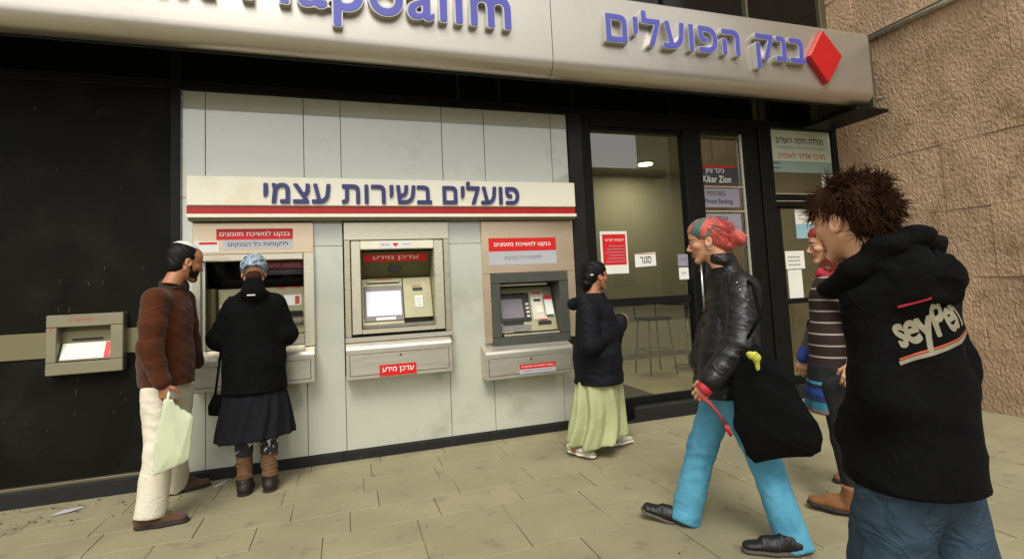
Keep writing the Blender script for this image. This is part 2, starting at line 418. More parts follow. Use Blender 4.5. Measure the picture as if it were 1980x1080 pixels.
box('glass_pane', 'glass', dr, 2.316, 3.369, .036, .042, .201, 1.069, 0)
tube('door_handle', 'chrome', dr, [(3.43, -.075, .77), (3.43, -.075, 1.47)], .013)
tube('handle_bracket', 'chrome', dr, [(3.43, -.075, .98), (3.43, -.018, .98)], .009)
tube('handle_bracket', 'chrome', dr, [(3.43, -.075, 1.38), (3.43, -.018, 1.38)], .009)
box('door_lock', 'chrome', dr, 3.405, 3.445, -.032, -.019, .60, .66, .004)
box('side_pane', 'glass', bank, 3.589, 4.134, .036, .042, .131, 2.838, 0)
box('pane_trim', 'steel_light', bank, 4.118, 4.134, .0, .03, .131, 2.838, .002)
box('upper_pane', 'glass', bank, 4.513, 5.441, .036, .042, 2.197, 2.93, 0)
d2 = box('side_door', 'black_frame', bank, 4.513, 4.60, .01, .07, .128, 2.048, .004)
box('door_rail', 'black_frame', d2, 4.602, 5.40, .01, .07, .985, 1.04, .004)
box('door_rail', 'black_frame', d2, 4.602, 5.40, .01, .07, .128, .21, .004)
box('door_rail', 'black_frame', d2, 4.602, 5.40, .01, .07, 2.035, 2.048, .004)
box('door_stile', 'black_frame', d2, 5.402, 5.440, .01, .07, .128, 2.048, .004)
box('glass_pane', 'glass', d2, 4.601, 5.401, .036, .042, 1.041, 2.034, 0)
box('glass_pane', 'glass', d2, 4.601, 5.401, .036, .042, .211, .984, 0)
# interior
box('interior_floor', 'interior_floor', bank, 2.1, 7.4, .142, 2.6, .0, .12, 0)
box('interior_wall', 'interior_wall', bank, 2.1, 7.4, 2.602, 2.7, .0, 3.2, 0)
box('interior_wall', 'interior_wall', bank, 2.0, 2.098, .105, 2.7, .0, 3.2, 0)
box('interior_wall', 'interior_wall', bank, 6.2, 6.3, .105, 2.6, .12, 3.0, 0)
box('interior_ceiling', 'interior_ceiling', bank, 2.1, 7.4, .11, 2.6, 3.0, 3.1, 0)
box('skirting', 'atm_beige_dark', bank, 2.1, 7.4, 2.585, 2.601, .121, .20, 0)
box('building_top', 'black_granite', bank, -5.2, 5.5, .08, .6, 5.42, 6.2, 0)
bt = box('building_wall', 'opp_stone', bank, -5.2, 7.6, 2.72, 3.0, 0, 6.0, 0)

matt = box('entrance_mat', 'mat_dark', None, 2.36, 3.05, .18, 1.10, .1215, .135, .003)
tag(matt, 'dark doormat on the floor just inside the glass door', 'doormat')

cl = thing('ceiling_lamp', 'round lit ceiling lamp inside behind the top of the glass door', 'lamp', (4.16, 1.9, 2.97))
bm = bmesh.new(); bmesh.ops.create_cone(bm, cap_ends=True, segments=28, radius1=.10, radius2=.10, depth=.012, matrix=Matrix.Translation((4.16, 1.9, 2.962)))
link('diffuser', bm_mesh(bm, 'diffuser'), 'lamp', cl)
bm = bmesh.new(); bmesh.ops.create_cone(bm, cap_ends=True, segments=28, radius1=.115, radius2=.125, depth=.03, matrix=Matrix.Translation((4.16, 1.9, 2.984)))
link('lamp_rim', bm_mesh(bm, 'lamp_rim'), 'steel_light', cl)
ld = bpy.data.lights.new('lamp_light', 'AREA'); ld.shape = 'DISK'; ld.size = .5; ld.energy = 16; ld.color = (1, .95, .84)
lo = bpy.data.objects.new('lamp_light', ld); COL.objects.link(lo); lo.location = (4.16, 1.9, 2.95); lo.parent = cl; lo.matrix_parent_inverse = Matrix.Translation(-cl.location)

# stool and table inside
def stool(cx, cy, label):
    t = thing('bar_stool', label, 'stool', (cx, cy, .12), 'bar stools inside the door')
    box('seat', 'wood_dark', t, cx - .18, cx + .18, cy - .17, cy + .17, .80, .835, .012)
    for sx, sy in ((-1, -1), (1, -1), (-1, 1), (1, 1)):
        tube('leg', 'stool_metal', t, [(cx + sx * .14, cy + sy * .13, .80), (cx + sx * .19, cy + sy * .18, .12)], .012)
    q = [(cx - .17, cy - .16, .42), (cx + .17, cy - .16, .42), (cx + .17, cy + .16, .42), (cx - .17, cy + .16, .42), (cx - .17, cy - .16, .42)]
    tube('foot_ring', 'stool_metal', t, q, .008)
    tube('back_rail', 'stool_metal', t, [(cx - .16, cy + .16, .80), (cx - .16, cy + .18, 1.04), (cx + .16, cy + .18, 1.04), (cx + .16, cy + .16, .80)], .010)
stool(3.80, 1.42, 'dark bar stool behind the lower glass of the door, left of the round table')
t = thing('round_table', 'small round dark bar table on a steel column behind the door glass', 'table', (4.42, 1.55, .12))
bm = bmesh.new(); bmesh.ops.create_cone(bm, cap_ends=True, segments=32, radius1=.31, radius2=.31, depth=.03, matrix=Matrix.Translation((4.42, 1.55, .98)))
link('table_top', bm_mesh(bm, 'table_top'), 'wood_dark', t)
tube('table_column', 'chrome', t, [(4.42, 1.55, .14), (4.42, 1.55, .965)], .03)
bm = bmesh.new(); bmesh.ops.create_cone(bm, cap_ends=True, segments=32, radius1=.22, radius2=.20, depth=.02, matrix=Matrix.Translation((4.42, 1.55, .131)))
link('table_base', bm_mesh(bm, 'table_base'), 'chrome', t)

# ================================================================== STONE WALL
m = mat('stone', 'b19476', .92, 0, .16, 2.2, objvar=.05, dirt=('77603f', .5, .8), dscale=5)
n = m.node_tree; b = n.nodes['Principled BSDF']; tc = n.nodes['Texture Coordinate']
n1 = n.nodes.new('ShaderNodeTexNoise'); n1.inputs['Scale'].default_value = 42; n1.inputs['Detail'].default_value = 4; n1.inputs['Distortion'].default_value = 1.6
mp = n.nodes.new('ShaderNodeMapping'); mp.inputs['Scale'].default_value = (1, 1, .6); n.links.new(tc.outputs['Object'], mp.inputs[0]); n.links.new(mp.outputs[0], n1.inputs['Vector'])
n2 = n.nodes.new('ShaderNodeTexVoronoi'); n2.inputs['Scale'].default_value = 52; n2.feature = 'SMOOTH_F1'; n.links.new(mp.outputs[0], n2.inputs['Vector'])
ad = n.nodes.new('ShaderNodeMath'); ad.operation = 'ADD'; n.links.new(n1.outputs[0], ad.inputs[0]); n.links.new(n2.outputs[0], ad.inputs[1])
bp = n.nodes.new('ShaderNodeBump'); bp.inputs['Strength'].default_value = 1; bp.inputs['Distance'].default_value = .013
n.links.new(ad.outputs[0], bp.inputs['Height']); n.links.new(bp.outputs[0], b.inputs['Normal'])
mat('mortar', 'a28768', .95, 0, .2, 20, bump=.3)
sw = thing('stone_wall', 'tall tan wall of rough hewn stone blocks right of the bank', 'wall', (5.6, -1.3, 0))
box('wall_core', 'mortar', sw, 5.512, 12.0, -2.58, .0, -.01, 6.6, 0)
zc = [0, .55, 1.2, 1.84, 2.48, 3.12, 3.8, 4.45, 5.1, 5.8]
for i in range(len(zc) - 1):
    y = -.002
    random.seed(40 + i)
    while y > -2.6:
        wd = random.choice((.34, .46, .62, .8)) * random.uniform(.9, 1.1); y1 = max(-2.6, y - wd)
        if y1 < -2.45: y1 = -2.6
        d = random.uniform(-.006, .006)
        bm = bmesh.new(); bbox(bm, 5.497 + d, 5.56, y1 + .001, y - .001, zc[i] + .001, zc[i + 1] - .001, .003)
        # a drafted, uneven face
        for v in bm.verts:
            if v.co.x < 5.52: v.co.x += random.uniform(-.004, .004)
        link('stone_block', bm_mesh(bm, 'stone_block'), 'stone', sw); y = y1 if y1 > -2.59 else -9
    x_ = 5.50
    while x_ < 9:
        wd = random.choice((.46, .62, .8)) * random.uniform(.9, 1.1)
        bm = bmesh.new(); bbox(bm, x_ + .001, x_ + wd - .001, -2.60 - .012, -2.581, zc[i] + .001, zc[i + 1] - .001, .003)
        link('stone_block', bm_mesh(bm, 'stone_block'), 'stone', sw); x_ += wd
c = thing('wall_conduit', 'grey metal conduit running high along the tan stone wall', 'pipe', (5.46, -1.5, 3.8))
tube('pipe', 'steel_light', c, [(5.462, -.50, 3.80), (5.462, -2.55, 3.79)], .026)
box('mounting_rail', 'steel_light', c, 5.44, 5.490, -2.55, -.50, 3.832, 3.844, .002)

# ================================================================== FASCIA SIGN
fs = thing('bank_sign', 'long silver sign box over the bank with blue letters and red diamond', 'sign', (1.5, -.74, 3.0))
def fascia(x0, x1):
    prof = [(-.06, 3.70), (-.66, 3.735), (-.70, 3.73), (-.73, 3.705), (-.74, 3.67), (-.74, 3.13)]
    for a in range(1, 9):
        th = a / 8 * math.pi / 2
        prof.append((-.62 - .12 * math.cos(th), 3.12 - .12 * math.sin(th)))
    prof += [(-.60, 3.0), (-.585, 3.025)]
    for a in range(7, 0, -1):
        th = a / 8 * math.pi / 2
        prof.append((-.62 - .095 * math.cos(th), 3.12 - .095 * math.sin(th)))
    prof += [(-.71, 3.14), (-.71, 3.62), (-.68, 3.69), (-.06, 3.66)]
    bm = bmesh.new(); A = [bm.verts.new((x0, y, z)) for y, z in prof]; B = [bm.verts.new((x1, y, z)) for y, z in prof]
    k = len(prof)
    for i in range(k): bm.faces.new((A[i], A[(i + 1) % k], B[(i + 1) % k], B[i]))
    bm.faces.new(A[::-1]); bm.faces.new(B); bmesh.ops.recalc_face_normals(bm, faces=bm.faces)
    me = bm_mesh(bm, 'front_panel', True)
    me.set_sharp_from_angle(angle=math.radians(30))
    return link('front_panel', me, 'fascia', fs)
fascia(-5.2, 1.636); fascia(1.642, 5.15)
box('under_rail', 'black_frame', fs, -5.2, 5.15, -.60, -.59, 2.982, 2.999, 0)
boxes('end_bracket', 'steel_dark', fs, [(5.20, 5.24, -.70, -.04, 2.964, 3.66), (5.151, 5.199, -.60, -.10, 3.05, 3.6)], .004)
box('bracket_foot', 'black_frame', fs, 4.95, 5.40, -.70, -.05, 2.93, 2.962, .004)

def raised(s, x0, x1, z0, z1, y, dep, rim, face, parent, off, space=1.12, shear=0, label=None, slope=0):
    a = split_letters(fit_text(text_mesh(s, .05, off, space, shear), x0, x1, z0, z1, y, dep, tilt=slope))
    b = split_letters(fit_text(text_mesh(s, .05, off - .022, space, shear), x0 + .006, x1 - .006, z0 + .006, z1 - .006, y - dep + .002, .006, tilt=slope)) if face else []
    rims = [link('letter', me, rim, parent) for me in a]
    cx = lambda me: sum(v.co.x for v in me.vertices) / len(me.vertices)
    for me in b:
        x_ = cx(me); r_ = min(rims, key=lambda o: abs(cx(o.data) - x_)); link('letter_face', me, face, r_)
    return rims
raised(heb('בנק הפועלים'), 2.10, 4.24, 3.195, 3.60, -.741, .05, 'letter_rim', 'letter_blue', fs, .036, 1.10)
raised('Bank Hapoalim', -1.74, 1.285, 3.165, 3.665, -.741, .05, 'letter_rim', 'letter_blue', fs, .032, 1.06, .0)
# red diamond emblem
zx, zz = 4.545, 3.375
pts = [(zx - .03, zz + .305), (zx + .165, zz + .03), (zx - .03, zz - .27), (zx - .235, zz - .03)]
pts = [(4.47, -.80, 3.655), (4.70, -.80, 3.41), (4.49, -.80, 3.125), (4.28, -.80, 3.375)]
slab('diamond_emblem', 'red', fs, pts, (0, -1, 0), .06, .006)

# ================================================================== SELF SERVICE SIGN
ss = thing('self_service_sign', 'cream sign board with dark blue Hebrew letters above the cash machines', 'sign', (.5, -.06, 2.05))
box('sign_board', 'sign_cream', ss, -1.082, 2.057, -.13, -.002, 2.016, 2.242, .006)
box('red_stripe', 'red_deep', ss, -1.082, 2.054, -.118, -.002, 1.956, 2.014, .002)
box('lower_lip', 'sign_cream', ss, -1.082, 2.059, -.135, -.002, 1.925, 1.954, .004)
box('under_board', 'steel_dark', ss, -1.075, 2.052, -.11, -.002, 1.905, 1.924, .002)
raised(heb('פועלים בשירות עצמי'), -.563, 1.506, 2.035, 2.232, -.1305, .016, 'sign_blue', None, ss, .022, 1.06)

# ================================================================== CASH MACHINES
def sticker(parent, x0, x1, z0, z1, y, m, s=None, tm='print_white', h=.62, wf=.9, th=.0015, name='sticker', off=.012):
    o = box(name, m, parent, x0, x1, y - th, y, z0, z1, 0)
    if s:
        w_, hh = (x1 - x0) * (1 - wf) / 2, (z1 - z0) * (1 - h) / 2
        flat_text(s, x0 + w_, x1 - w_, z0 + hh, z1 - hh, y - th - .0006, tm, o, offset=off)
    return o
def niche(t, m, x0, x1, z0, z1, yb, mb=None):
    """open recess lined with sheet, mouth at the face, back at yb"""
    box('niche_back', mb or m, t, x0, x1, yb, yb + .01, z0, z1, 0)
    box('niche_side', m, t, x0 - .006, x0 - .0005, .0, yb + .01, z0, z1, 0)
    box('niche_side', m, t, x1 + .0005, x1 + .006, .0, yb + .01, z0, z1, 0)
    box('niche_top', m, t, x0 - .006, x1 + .006, .0, yb + .01, z1 + .0005, z1 + .006, 0)
    box('niche_floor', m, t, x0 - .006, x1 + .006, .0, yb + .01, z0 - .006, z0 - .0005, 0)
def tray(t, x0, x1, z0, z1, y=-.15, mt='steel_tray'):
    zt = z1
    bm = bmesh.new()
    # sloped top ledge + front box
    prof = [(-.002, zt + .035), (y + .012, zt - .005), (y, zt - .03), (y, z0 + .006), (y + .006, z0), (-.002, z0)]
    A = [bm.verts.new((x0, a, b_)) for a, b_ in prof]; B = [bm.verts.new((x1, a, b_)) for a, b_ in prof]; k = len(prof)
    for i in range(k): bm.faces.new((A[i], A[(i + 1) % k], B[(i + 1) % k], B[i]))
    bm.faces.new(A[::-1]); bm.faces.new(B); bmesh.ops.recalc_face_normals(bm, faces=bm.faces)
    bmesh.ops.bevel(bm, geom=list(bm.edges), offset=.003, segments=1, affect='EDGES')
    tr = link('tray_box', bm_mesh(bm, 'tray_box'), mt, t)
    fx0, fx1, fz0, fz1 = x0 + .03, x1 - .03, z0 + .035, zt - .07
    box('flap_gap', 'plastic_dark', tr, fx0 - .004, fx1 + .004, y - .001, y + .001, fz0 - .004, fz1 + .004, 0)
    box('flap', mt, tr, fx0, fx1, y - .005, y, fz0, fz1, .002)
    xc = (x0 + x1) / 2
    bm = bmesh.new(); bmesh.ops.create_cone(bm, cap_ends=True, segments=14, radius1=.009, radius2=.007, depth=.008, matrix=Matrix.Translation((xc, y - .007, fz1 - .022)) @ Matrix.Rotation(math.pi / 2, 4, 'X'))
    link('lock', bm_mesh(bm, 'lock'), 'plastic_dark', tr)
    return tr
def oval(name, m, parent, cx, cz, rx, rz, y, dep=.01):
    bm = bmesh.new(); bmesh.ops.create_cone(bm, cap_ends=True, segments=24, radius1=1, radius2=.9, depth=1,
        matrix=Matrix.Translation((cx, y - dep / 2, cz)) @ Matrix.Diagonal((rx, dep, rz, 1)) @ Matrix.Rotation(math.pi / 2, 4, 'X'))
    return link(name, bm_mesh(bm, name), m, parent)

# --- machine 1 (behind the woman)
a1 = thing('cash_machine', 'wide steel cash machine with a red sticker, used by the woman in black', 'cash machine', (-.64, 0, .6))
box('surround', 'pink_steel', a1, -1.062, -.216, -.03, -.001, 1.66, 1.899, .003)
box('surround', 'steel', a1, -1.062, -1.012, -.03, -.001, .93, 1.658, .003)
box('surround', 'steel_light', a1, -.292, -.214, -.045, -.001, .93, 1.658, .004)
box('hood', 'steel_light', a1, -1.055, -.294, -.05, -.001, 1.605, 1.656, .006)
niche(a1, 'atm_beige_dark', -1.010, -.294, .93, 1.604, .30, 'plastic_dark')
slab('upper_mirror', 'black_glass', a1, [(-1.005, .10, 1.60), (-.30, .10, 1.60), (-.30, .22, 1.40), (-1.005, .22, 1.40)], (0, -1, -.6), .01)
sign_reflection = sticker(a1, -.62, -.30, 1.545, 1.60, .098, 'red_deep', heb('בנקט שקלי'), 'sticker_grey', .6, .8)  # reflection of the red sign in the dark niche top, painted as a flat strip
sticker(a1, -.62, -.30, 1.495, 1.543, .115, 'poster_dark', heb('ללקוחות'), 'plastic_grey', .55, .6)  # grey lower part of that painted sign reflection
box('machine_face', 'atm_beige', a1, -.93, -.30, .14, .29, 1.02, 1.395, .006)
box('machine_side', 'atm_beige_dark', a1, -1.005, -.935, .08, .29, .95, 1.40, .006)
scr = box('screen', 'plastic_dark', a1, -.86, -.56, .128, .139, 1.10, 1.34, .004)
box('display', 'screen_dull', scr, -.83, -.59, .124, .1275, 1.13, 1.31, .002)
for k in range(4): box('key', 'key_light', a1, -.915, -.885, .125, .139, 1.14 + k * .035, 1.163 + k * .035, .002)
sticker(a1, -.455, -.325, 1.245, 1.33, .139, 'sticker_white'); sticker(a1, -.372, -.338, 1.255, 1.32, .1372, 'print_orange')
sticker(a1, -.51, -.44, 1.385, 1.394, .139, 'sticker_red'); sticker(a1, -.39, -.33, 1.385, 1.394, .139, 'sticker_red')
box('card_slot', 'plastic_dark', a1, -.45, -.315, .12, .139, 1.16, 1.20, .004)
box('cash_slot', 'plastic_grey', a1, -.47, -.315, .11, .139, 1.10, 1.13, .004)
box('lower_plate', 'steel_light', a1, -1.008, -.296, .02, .30, .935, 1.015, .004)
tray(a1, -1.045, -.216, .655, .90)
s1 = sticker(a1, -.905, -.368, 1.768, 1.852, -.03, 'sticker_red', heb('בנקט למשיכת מזומנים'), 'print_white', .56, .92)
sticker(a1, -.860, -.368, 1.692, 1.767, -.03, 'sticker_grey', heb('ללקוחות כל הבנקים'), 'print_black', .58, .86)
sticker(a1, -1.052, -.888, 1.676, 1.762, -.0316, 'sticker_white'); sticker(a1, -1.02, -.90, 1.735, 1.752, -.0332, 'sticker_red')

# --- machine 2 (information updater)
a2 = thing('information_machine', 'cream steel information machine with a pale screen and a small red heart', 'cash machine', (.44, 0, .6))
box('surround', 'steel_light', a2, .014, .878, -.03, -.001, 1.752, 1.899, .003)
box('surround', 'steel', a2, .014, .060, -.03, -.001, .965, 1.750, .003)
box('surround', 'steel', a2, .830, .878, -.03, -.001, .965, 1.750, .003)
box('inner_frame', 'steel_light', a2, .068, .140, -.04, -.001, .985, 1.742, .004)
box('inner_frame', 'steel_light', a2, .745, .822, -.04, -.001, .985, 1.742, .004)
box('inner_frame', 'sign_cream', a2, .142, .743, -.04, -.001, 1.672, 1.742, .004)
boxes('shadow_gap', 'plastic_dark', a2, [(.0605, .0675, -.012, -.001, .965, 1.75), (.8225, .8295, -.012, -.001, .965, 1.75), (.068, .822, -.012, -.001, 1.7425, 1.7515)], 0)
st = box('sticker', 'sticker_white', a2, .29, .56, -.0415, -.040, 1.677, 1.735, 0)
bm = bmesh.new()
hp = [(16 * math.sin(t_) ** 3, 13 * math.cos(t_) - 5 * math.cos(2 * t_) - 2 * math.cos(3 * t_) - math.cos(4 * t_)) for t_ in [2 * math.pi * k / 28 for k in range(28)]]
bm.faces.new([bm.verts.new((.425 + a * .00125, -.0421, 1.708 + b_ * .00125)) for a, b_ in hp]); link('heart', bm_mesh(bm, 'heart'), 'sticker_red', st)
flat_text(heb('אנחנו'), .305, .375, 1.70, 1.715, -.0421, 'print_grey', st); flat_text(heb('אותך'), .475, .54, 1.70, 1.715, -.0421, 'print_grey', st)
niche(a2, 'atm_beige', .144, .741, 1.02, 1.670, .26, 'atm_beige')
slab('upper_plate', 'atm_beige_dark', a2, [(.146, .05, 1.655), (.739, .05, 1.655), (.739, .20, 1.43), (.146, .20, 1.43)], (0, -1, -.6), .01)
def on_slope(z): return .05 + (1.655 - z) / .225 * .15
o = slab('sticker', 'sticker_red', a2, [(.17, on_slope(1.635) - .003, 1.635), (.70, on_slope(1.635) - .003, 1.635), (.70, on_slope(1.575) - .003, 1.575), (.17, on_slope(1.575) - .003, 1.575)], (0, -1, -.6), .001)
me = fit_text(text_mesh(heb('עדכן מידע'), 0, .012), .24, .63, 1.585, 1.622, 0)
for v in me.vertices: v.co.y = on_slope(v.co.z) - .0045
link('lettering', me, 'poster_white', o)
oval('camera_lens', 'plastic_dark', a2, .43, 1.515, .055, .028, on_slope(1.515) - .001, .02)
def yface(z): return .03 + (z - 1.03) * .34
def fslab(name, m, x0, x1, z0, z1, lift, th, bev=.003, parent=a2):
    return slab(name, m, parent, [(x0, yface(z1) - lift, z1), (x1, yface(z1) - lift, z1), (x1, yface(z0) - lift, z0), (x0, yface(z0) - lift, z0)], (0, -1, -.34), th, bev)
fslab('machine_face', 'atm_beige', .148, .49, 1.03, 1.43, .0, .02)
fslab('machine_face', 'atm_beige', .495, .737, 1.09, 1.43, .004, .02)
fslab('paper_slot', 'plastic_dark', .20, .46, 1.388, 1.396, .004, .004, 0)
fslab('slot_hood', 'atm_beige', .19, .47, 1.398, 1.418, .014, .012)
fslab('sticker', 'print_orange', .26, .40, 1.419, 1.428, .003, .002, 0)
sf = fslab('screen', 'plastic_grey', .165, .49, 1.075, 1.365, .012, .012, .006)
fslab('display', 'screen_white', .185, .472, 1.12, 1.325, .0135, .002, .002, sf)
fslab('lettering', 'print_white', .26, .42, 1.085, 1.107, .0135, .001, 0, sf)
box('base_plate', 'plastic_grey', a2, .146, .739, .0, .12, 1.022, 1.05, .004)
fslab('card_slot', 'plastic_dark', .575, .66, 1.318, 1.342, .012, .012, .003)
cs = fslab('sticker', 'sticker_white', .59, .655, 1.18, 1.275, .006, .001, 0)
fslab('lettering', 'print_grey', .603, .643, 1.195, 1.20, .0065, .001, 0, cs); fslab('lettering', 'print_grey', .603, .643, 1.245, 1.25, .0065, .001, 0, cs); fslab('lettering', 'print_grey', .603, .643, 1.22, 1.225, .0065, .001, 0, cs)
fslab('sticker', 'print_orange', .57, .65, 1.357, 1.364, .006, .001, 0)
box('lower_frame', 'steel_light', a2, .142, .743, -.042, -.001, .985, 1.018, .003)
box('ledge', 'steel_tray', a2, .010, .880, -.07, -.001, .928, .962, .004)
tray(a2, .012, .849, .640, .905, -.15)
sticker(a2, .262, .552, .655, .742, -.1556, 'sticker_red', heb('עדכן מידע'), 'print_white', .55, .86)

# --- machine 3
a3 = thing('cash_machine', 'cash machine with a dark grey recessed frame, nearest the glass door', 'cash machine', (1.6, 0, .5))
box('surround', 'pink_steel', a3, 1.172, 2.060, -.03, -.001, 1.435, 1.903, .003)
box('surround', 'pink_steel', a3, 1.172, 1.240, -.03, -.001, .83, 1.433, .003)
box('surround', 'pink_steel', a3, 1.978, 2.060, -.03, -.001, .83, 1.433, .003)
for z0, z1 in ((1.345, 1.432), (.795, .868)): box('bezel', 'atm_grey', a3, 1.241, 1.977, -.045, .002, z0, z1, .006)
for x0, x1 in ((1.241, 1.322), (1.888, 1.977)): box('bezel', 'atm_grey', a3, x0, x1, -.045, .002, .870, 1.343, .006)
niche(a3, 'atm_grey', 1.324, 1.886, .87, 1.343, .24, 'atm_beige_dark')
box('light_strip', 'sign_cream', a3, 1.34, 1.80, .03, .06, 1.318, 1.336, .004)
def y3(z): return .03 + (z - .9) * .36
def f3(name, m, x0, x1, z0, z1, lift, th, bev=.003, parent=a3):
    return slab(name, m, parent, [(x0, y3(z1) - lift, z1), (x1, y3(z1) - lift, z1), (x1, y3(z0) - lift, z0), (x0, y3(z0) - lift, z0)], (0, -1, -.36), th, bev)
f3('machine_face', 'atm_beige', 1.33, 1.884, .90, 1.30, 0, .02)
s3 = f3('screen', 'plastic_dark', 1.34, 1.64, .995, 1.245, .02, .02, .006)
f3('display', 'screen_dull', 1.355, 1.57, 1.025, 1.20, .0225, .003, .002, s3)
for k in range(4):
    f3('key', 'key_light', 1.595, 1.628, 1.028 + k * .036, 1.048 + k * .036, .026, .006, .002)
f3('cash_slot', 'plastic_dark', 1.36, 1.56, .965, .985, .008, .01)
f3('slot_plate', 'plastic_grey', 1.34, 1.63, .915, .960, .006, .008)
f3('reader_panel', 'steel_light', 1.66, 1.80, 1.0, 1.28, .006, .01)
f3('card_slot', 'plastic_dark', 1.69, 1.76, 1.165, 1.185, .012, .008)
f3('indicator', 'sign_cream', 1.70, 1.765, 1.06, 1.135, .009, .004)
f3('sticker', 'sticker_red', 1.68, 1.77, 1.235, 1.252, .0075, .001, 0)
f3('receipt_slot', 'plastic_dark', 1.70, 1.83, .955, .985, .012, .01)
f3('sticker', 'sticker_red', 1.72, 1.79, .995, 1.005, .0075, .001, 0)
sk = f3('sticker', 'sticker_white', 1.785, 1.862, 1.04, 1.215, .03, .001, 0)
f3('sticker_band', 'sticker_red', 1.785, 1.862, 1.18, 1.215, .0312, .001, 0, sk)
f3('keypad', 'plastic_grey', 1.46, 1.60, .905, .935, .018, .012)
box('lower_lip', 'steel_light', a3, 1.345, 1.875, -.035, .02, .873, .892, .004)
sticker(a3, 1.234, 1.880, 1.63, 1.748, -.03, 'sticker_red', heb('בנקט למשיכת מזומנים'), 'print_white', .42, .84)
sticker(a3, 1.232, 1.880, 1.508, 1.629, -.03, 'sticker_grey', heb('ללקוחות כל הבנקים'), 'print_grey', .36, .54)
tray(a3, 1.132, 1.944, .530, .775, -.15, 'steel_tray')
sticker(a3, 1.43, 1.765, .600, .640, -.1556, 'sticker_red', heb('בנקט למשיכת מזומנים'), 'print_white', .5, .9, off=.004)
sticker(a3, 1.43, 1.765, .560, .599, -.1556, 'sticker_grey', heb('ללקוחות כל הבנקים'), 'print_grey', .5, .8, off=.004)

# --- deposit box in the dark wall
dp = thing('deposit_box', 'small steel deposit box with white notice set in the dark wall', 'deposit box', (-1.7, 0, .85))
X0, X1, Z0, Z1 = -1.925, -1.478, .855, 1.262
boxes('box_frame', 'steel_box', dp, [(X0, X1, -.08, -.002, 1.178, Z1), (X0, -1.862, -.08, -.002, .94, 1.176), (-1.556, X1, -.08, -.002, .94, 1.176), (X0, X1, -.08, -.002, Z0, .938)], .005)
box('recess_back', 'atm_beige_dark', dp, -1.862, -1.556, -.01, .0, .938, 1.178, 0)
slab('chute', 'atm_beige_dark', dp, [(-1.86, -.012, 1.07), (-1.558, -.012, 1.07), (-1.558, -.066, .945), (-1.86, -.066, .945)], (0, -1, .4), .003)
box('slot', 'plastic_dark', dp, -1.80, -1.62, -.016, -.011, 1.078, 1.094, 0)
o = slab('notice', 'poster_white', dp, [(-1.852, -.017, 1.062), (-1.566, -.017, 1.062), (-1.566, -.064, .955), (-1.852, -.064, .955)], (0, -1, .4), .001)
slab('notice_band', 'sticker_red', o, [(-1.60, -.0185, 1.06), (-1.568, -.0185, 1.06), (-1.568, -.0655, .957), (-1.60, -.0655, .957)], (0, -1, .4), .001)
flat_text(heb('תיבת שירות'), -1.80, -1.65, 1.212, 1.232, -.0808, 'print_red', dp, offset=0)
flat_text('c', -1.905, -1.885, 1.155, 1.17, -.0808, 'print_red', dp)

# ================================================================== PAPERS ON THE GLASS
def paper(name, label, cat, x0, x1, z0, z1, m, tilt=0, y=.034):
    t = thing(name, label, cat, ((x0 + x1) / 2, y, (z0 + z1) / 2))
    o = box('sheet', m, t, x0, x1, y - .0015, y, z0, z1, 0)
    if tilt:
        for v in o.data.vertices: v.co.z += tilt * (v.co.x - x0)
    t['_y'] = y - .0015; return t, o
def bars(o, m, rows, y):
    bm = bmesh.new()
    for x0, x1, z0, z1 in rows: bbox(bm, x0, x1, y - .0008, y - .0002, z0, z1)
    return link('print_lines', bm_mesh(bm, 'print_lines'), m, o)
t, o = paper('red_poster', 'red notice with white border taped on the glass door', 'poster', 2.372, 2.668, 1.39, 1.805, 'poster_white')
bars(o, 'sticker_red', [(2.395, 2.650, 1.475, 1.775)], .0325)
flat_text(heb('לקוחות יקרים'), 2.43, 2.63, 1.70, 1.735, .0312, 'poster_white', o)
bars(o, 'poster_lilac', [(2.42 + (k % 3) * .02, 2.635, 1.505 + k * .03, 1.512 + k * .03) for k in range(6)], .0315)
t, o = paper('closed_sign', 'white paper sign reading closed in Hebrew, right of the red notice on the glass door', 'sign', 2.744, 2.982, 1.445, 1.580, 'poster_white', .04)
flat_text(heb('סגור'), 2.80, 2.93, 1.475, 1.545, .0315, 'print_black', o, .04)
bars(o, 'print_orange', [(2.744, 2.982, 1.572, 1.580)], .0325)
t, o = paper('small_notice', 'upper of two small white notices stacked at the edge of the glass door', 'notice', 3.242, 3.362, 1.440, 1.560, 'poster_lilac')
flat_text(heb('שעות'), 3.262, 3.342, 1.50, 1.525, .0315, 'print_grey', o)
t, o = paper('small_notice', 'lower of two small white notices stacked at the edge of the glass door', 'notice', 3.245, 3.360, 1.305, 1.425, 'poster_white')
flat_text(heb('דלת'), 3.275, 3.33, 1.35, 1.385, .0315, 'print_grey', o)
# signs in the narrow window
def wsign(label, z0, z1, m, l1, l2, tm, stripe=False):
    t, o = paper('window_sign', label, 'sign', 3.595, 4.075, z0, z1, m, y=.034)
    if l1: flat_text(heb(l1), 3.66, 3.90, (z0 + z1) / 2 + .008, z1 - .03, .0315, tm, o)
    if l2: flat_text(l2, 3.62, 3.98, z0 + .02, (z0 + z1) / 2 - .006, .0315, tm, o)
    if stripe: bars(o, 'sticker_red', [(3.595, 4.05, z1 - .02, z1)], .0325)
wsign('dark grey sign with a red top stripe, topmost in the narrow window beside the door', 2.29, 2.49, 'poster_dark', 'כיכר ציון', 'Kikar Zion', 'poster_white', True)
wsign('pale lilac private banking sign, second from the top in the narrow window', 2.045, 2.245, 'poster_lilac', 'בנקאות פרטית', 'Private Banking', 'print_black')
wsign('pale lilac sign, third from the top in the narrow window above the red hair', 1.78, 1.975, 'poster_lilac', 'עסקים', 'Business', 'print_black')
t, o = paper('small_notice', 'small red and white notice low in the narrow window behind the coloured hair', 'notice', 3.62, 3.78, 1.40, 1.56, 'poster_white')
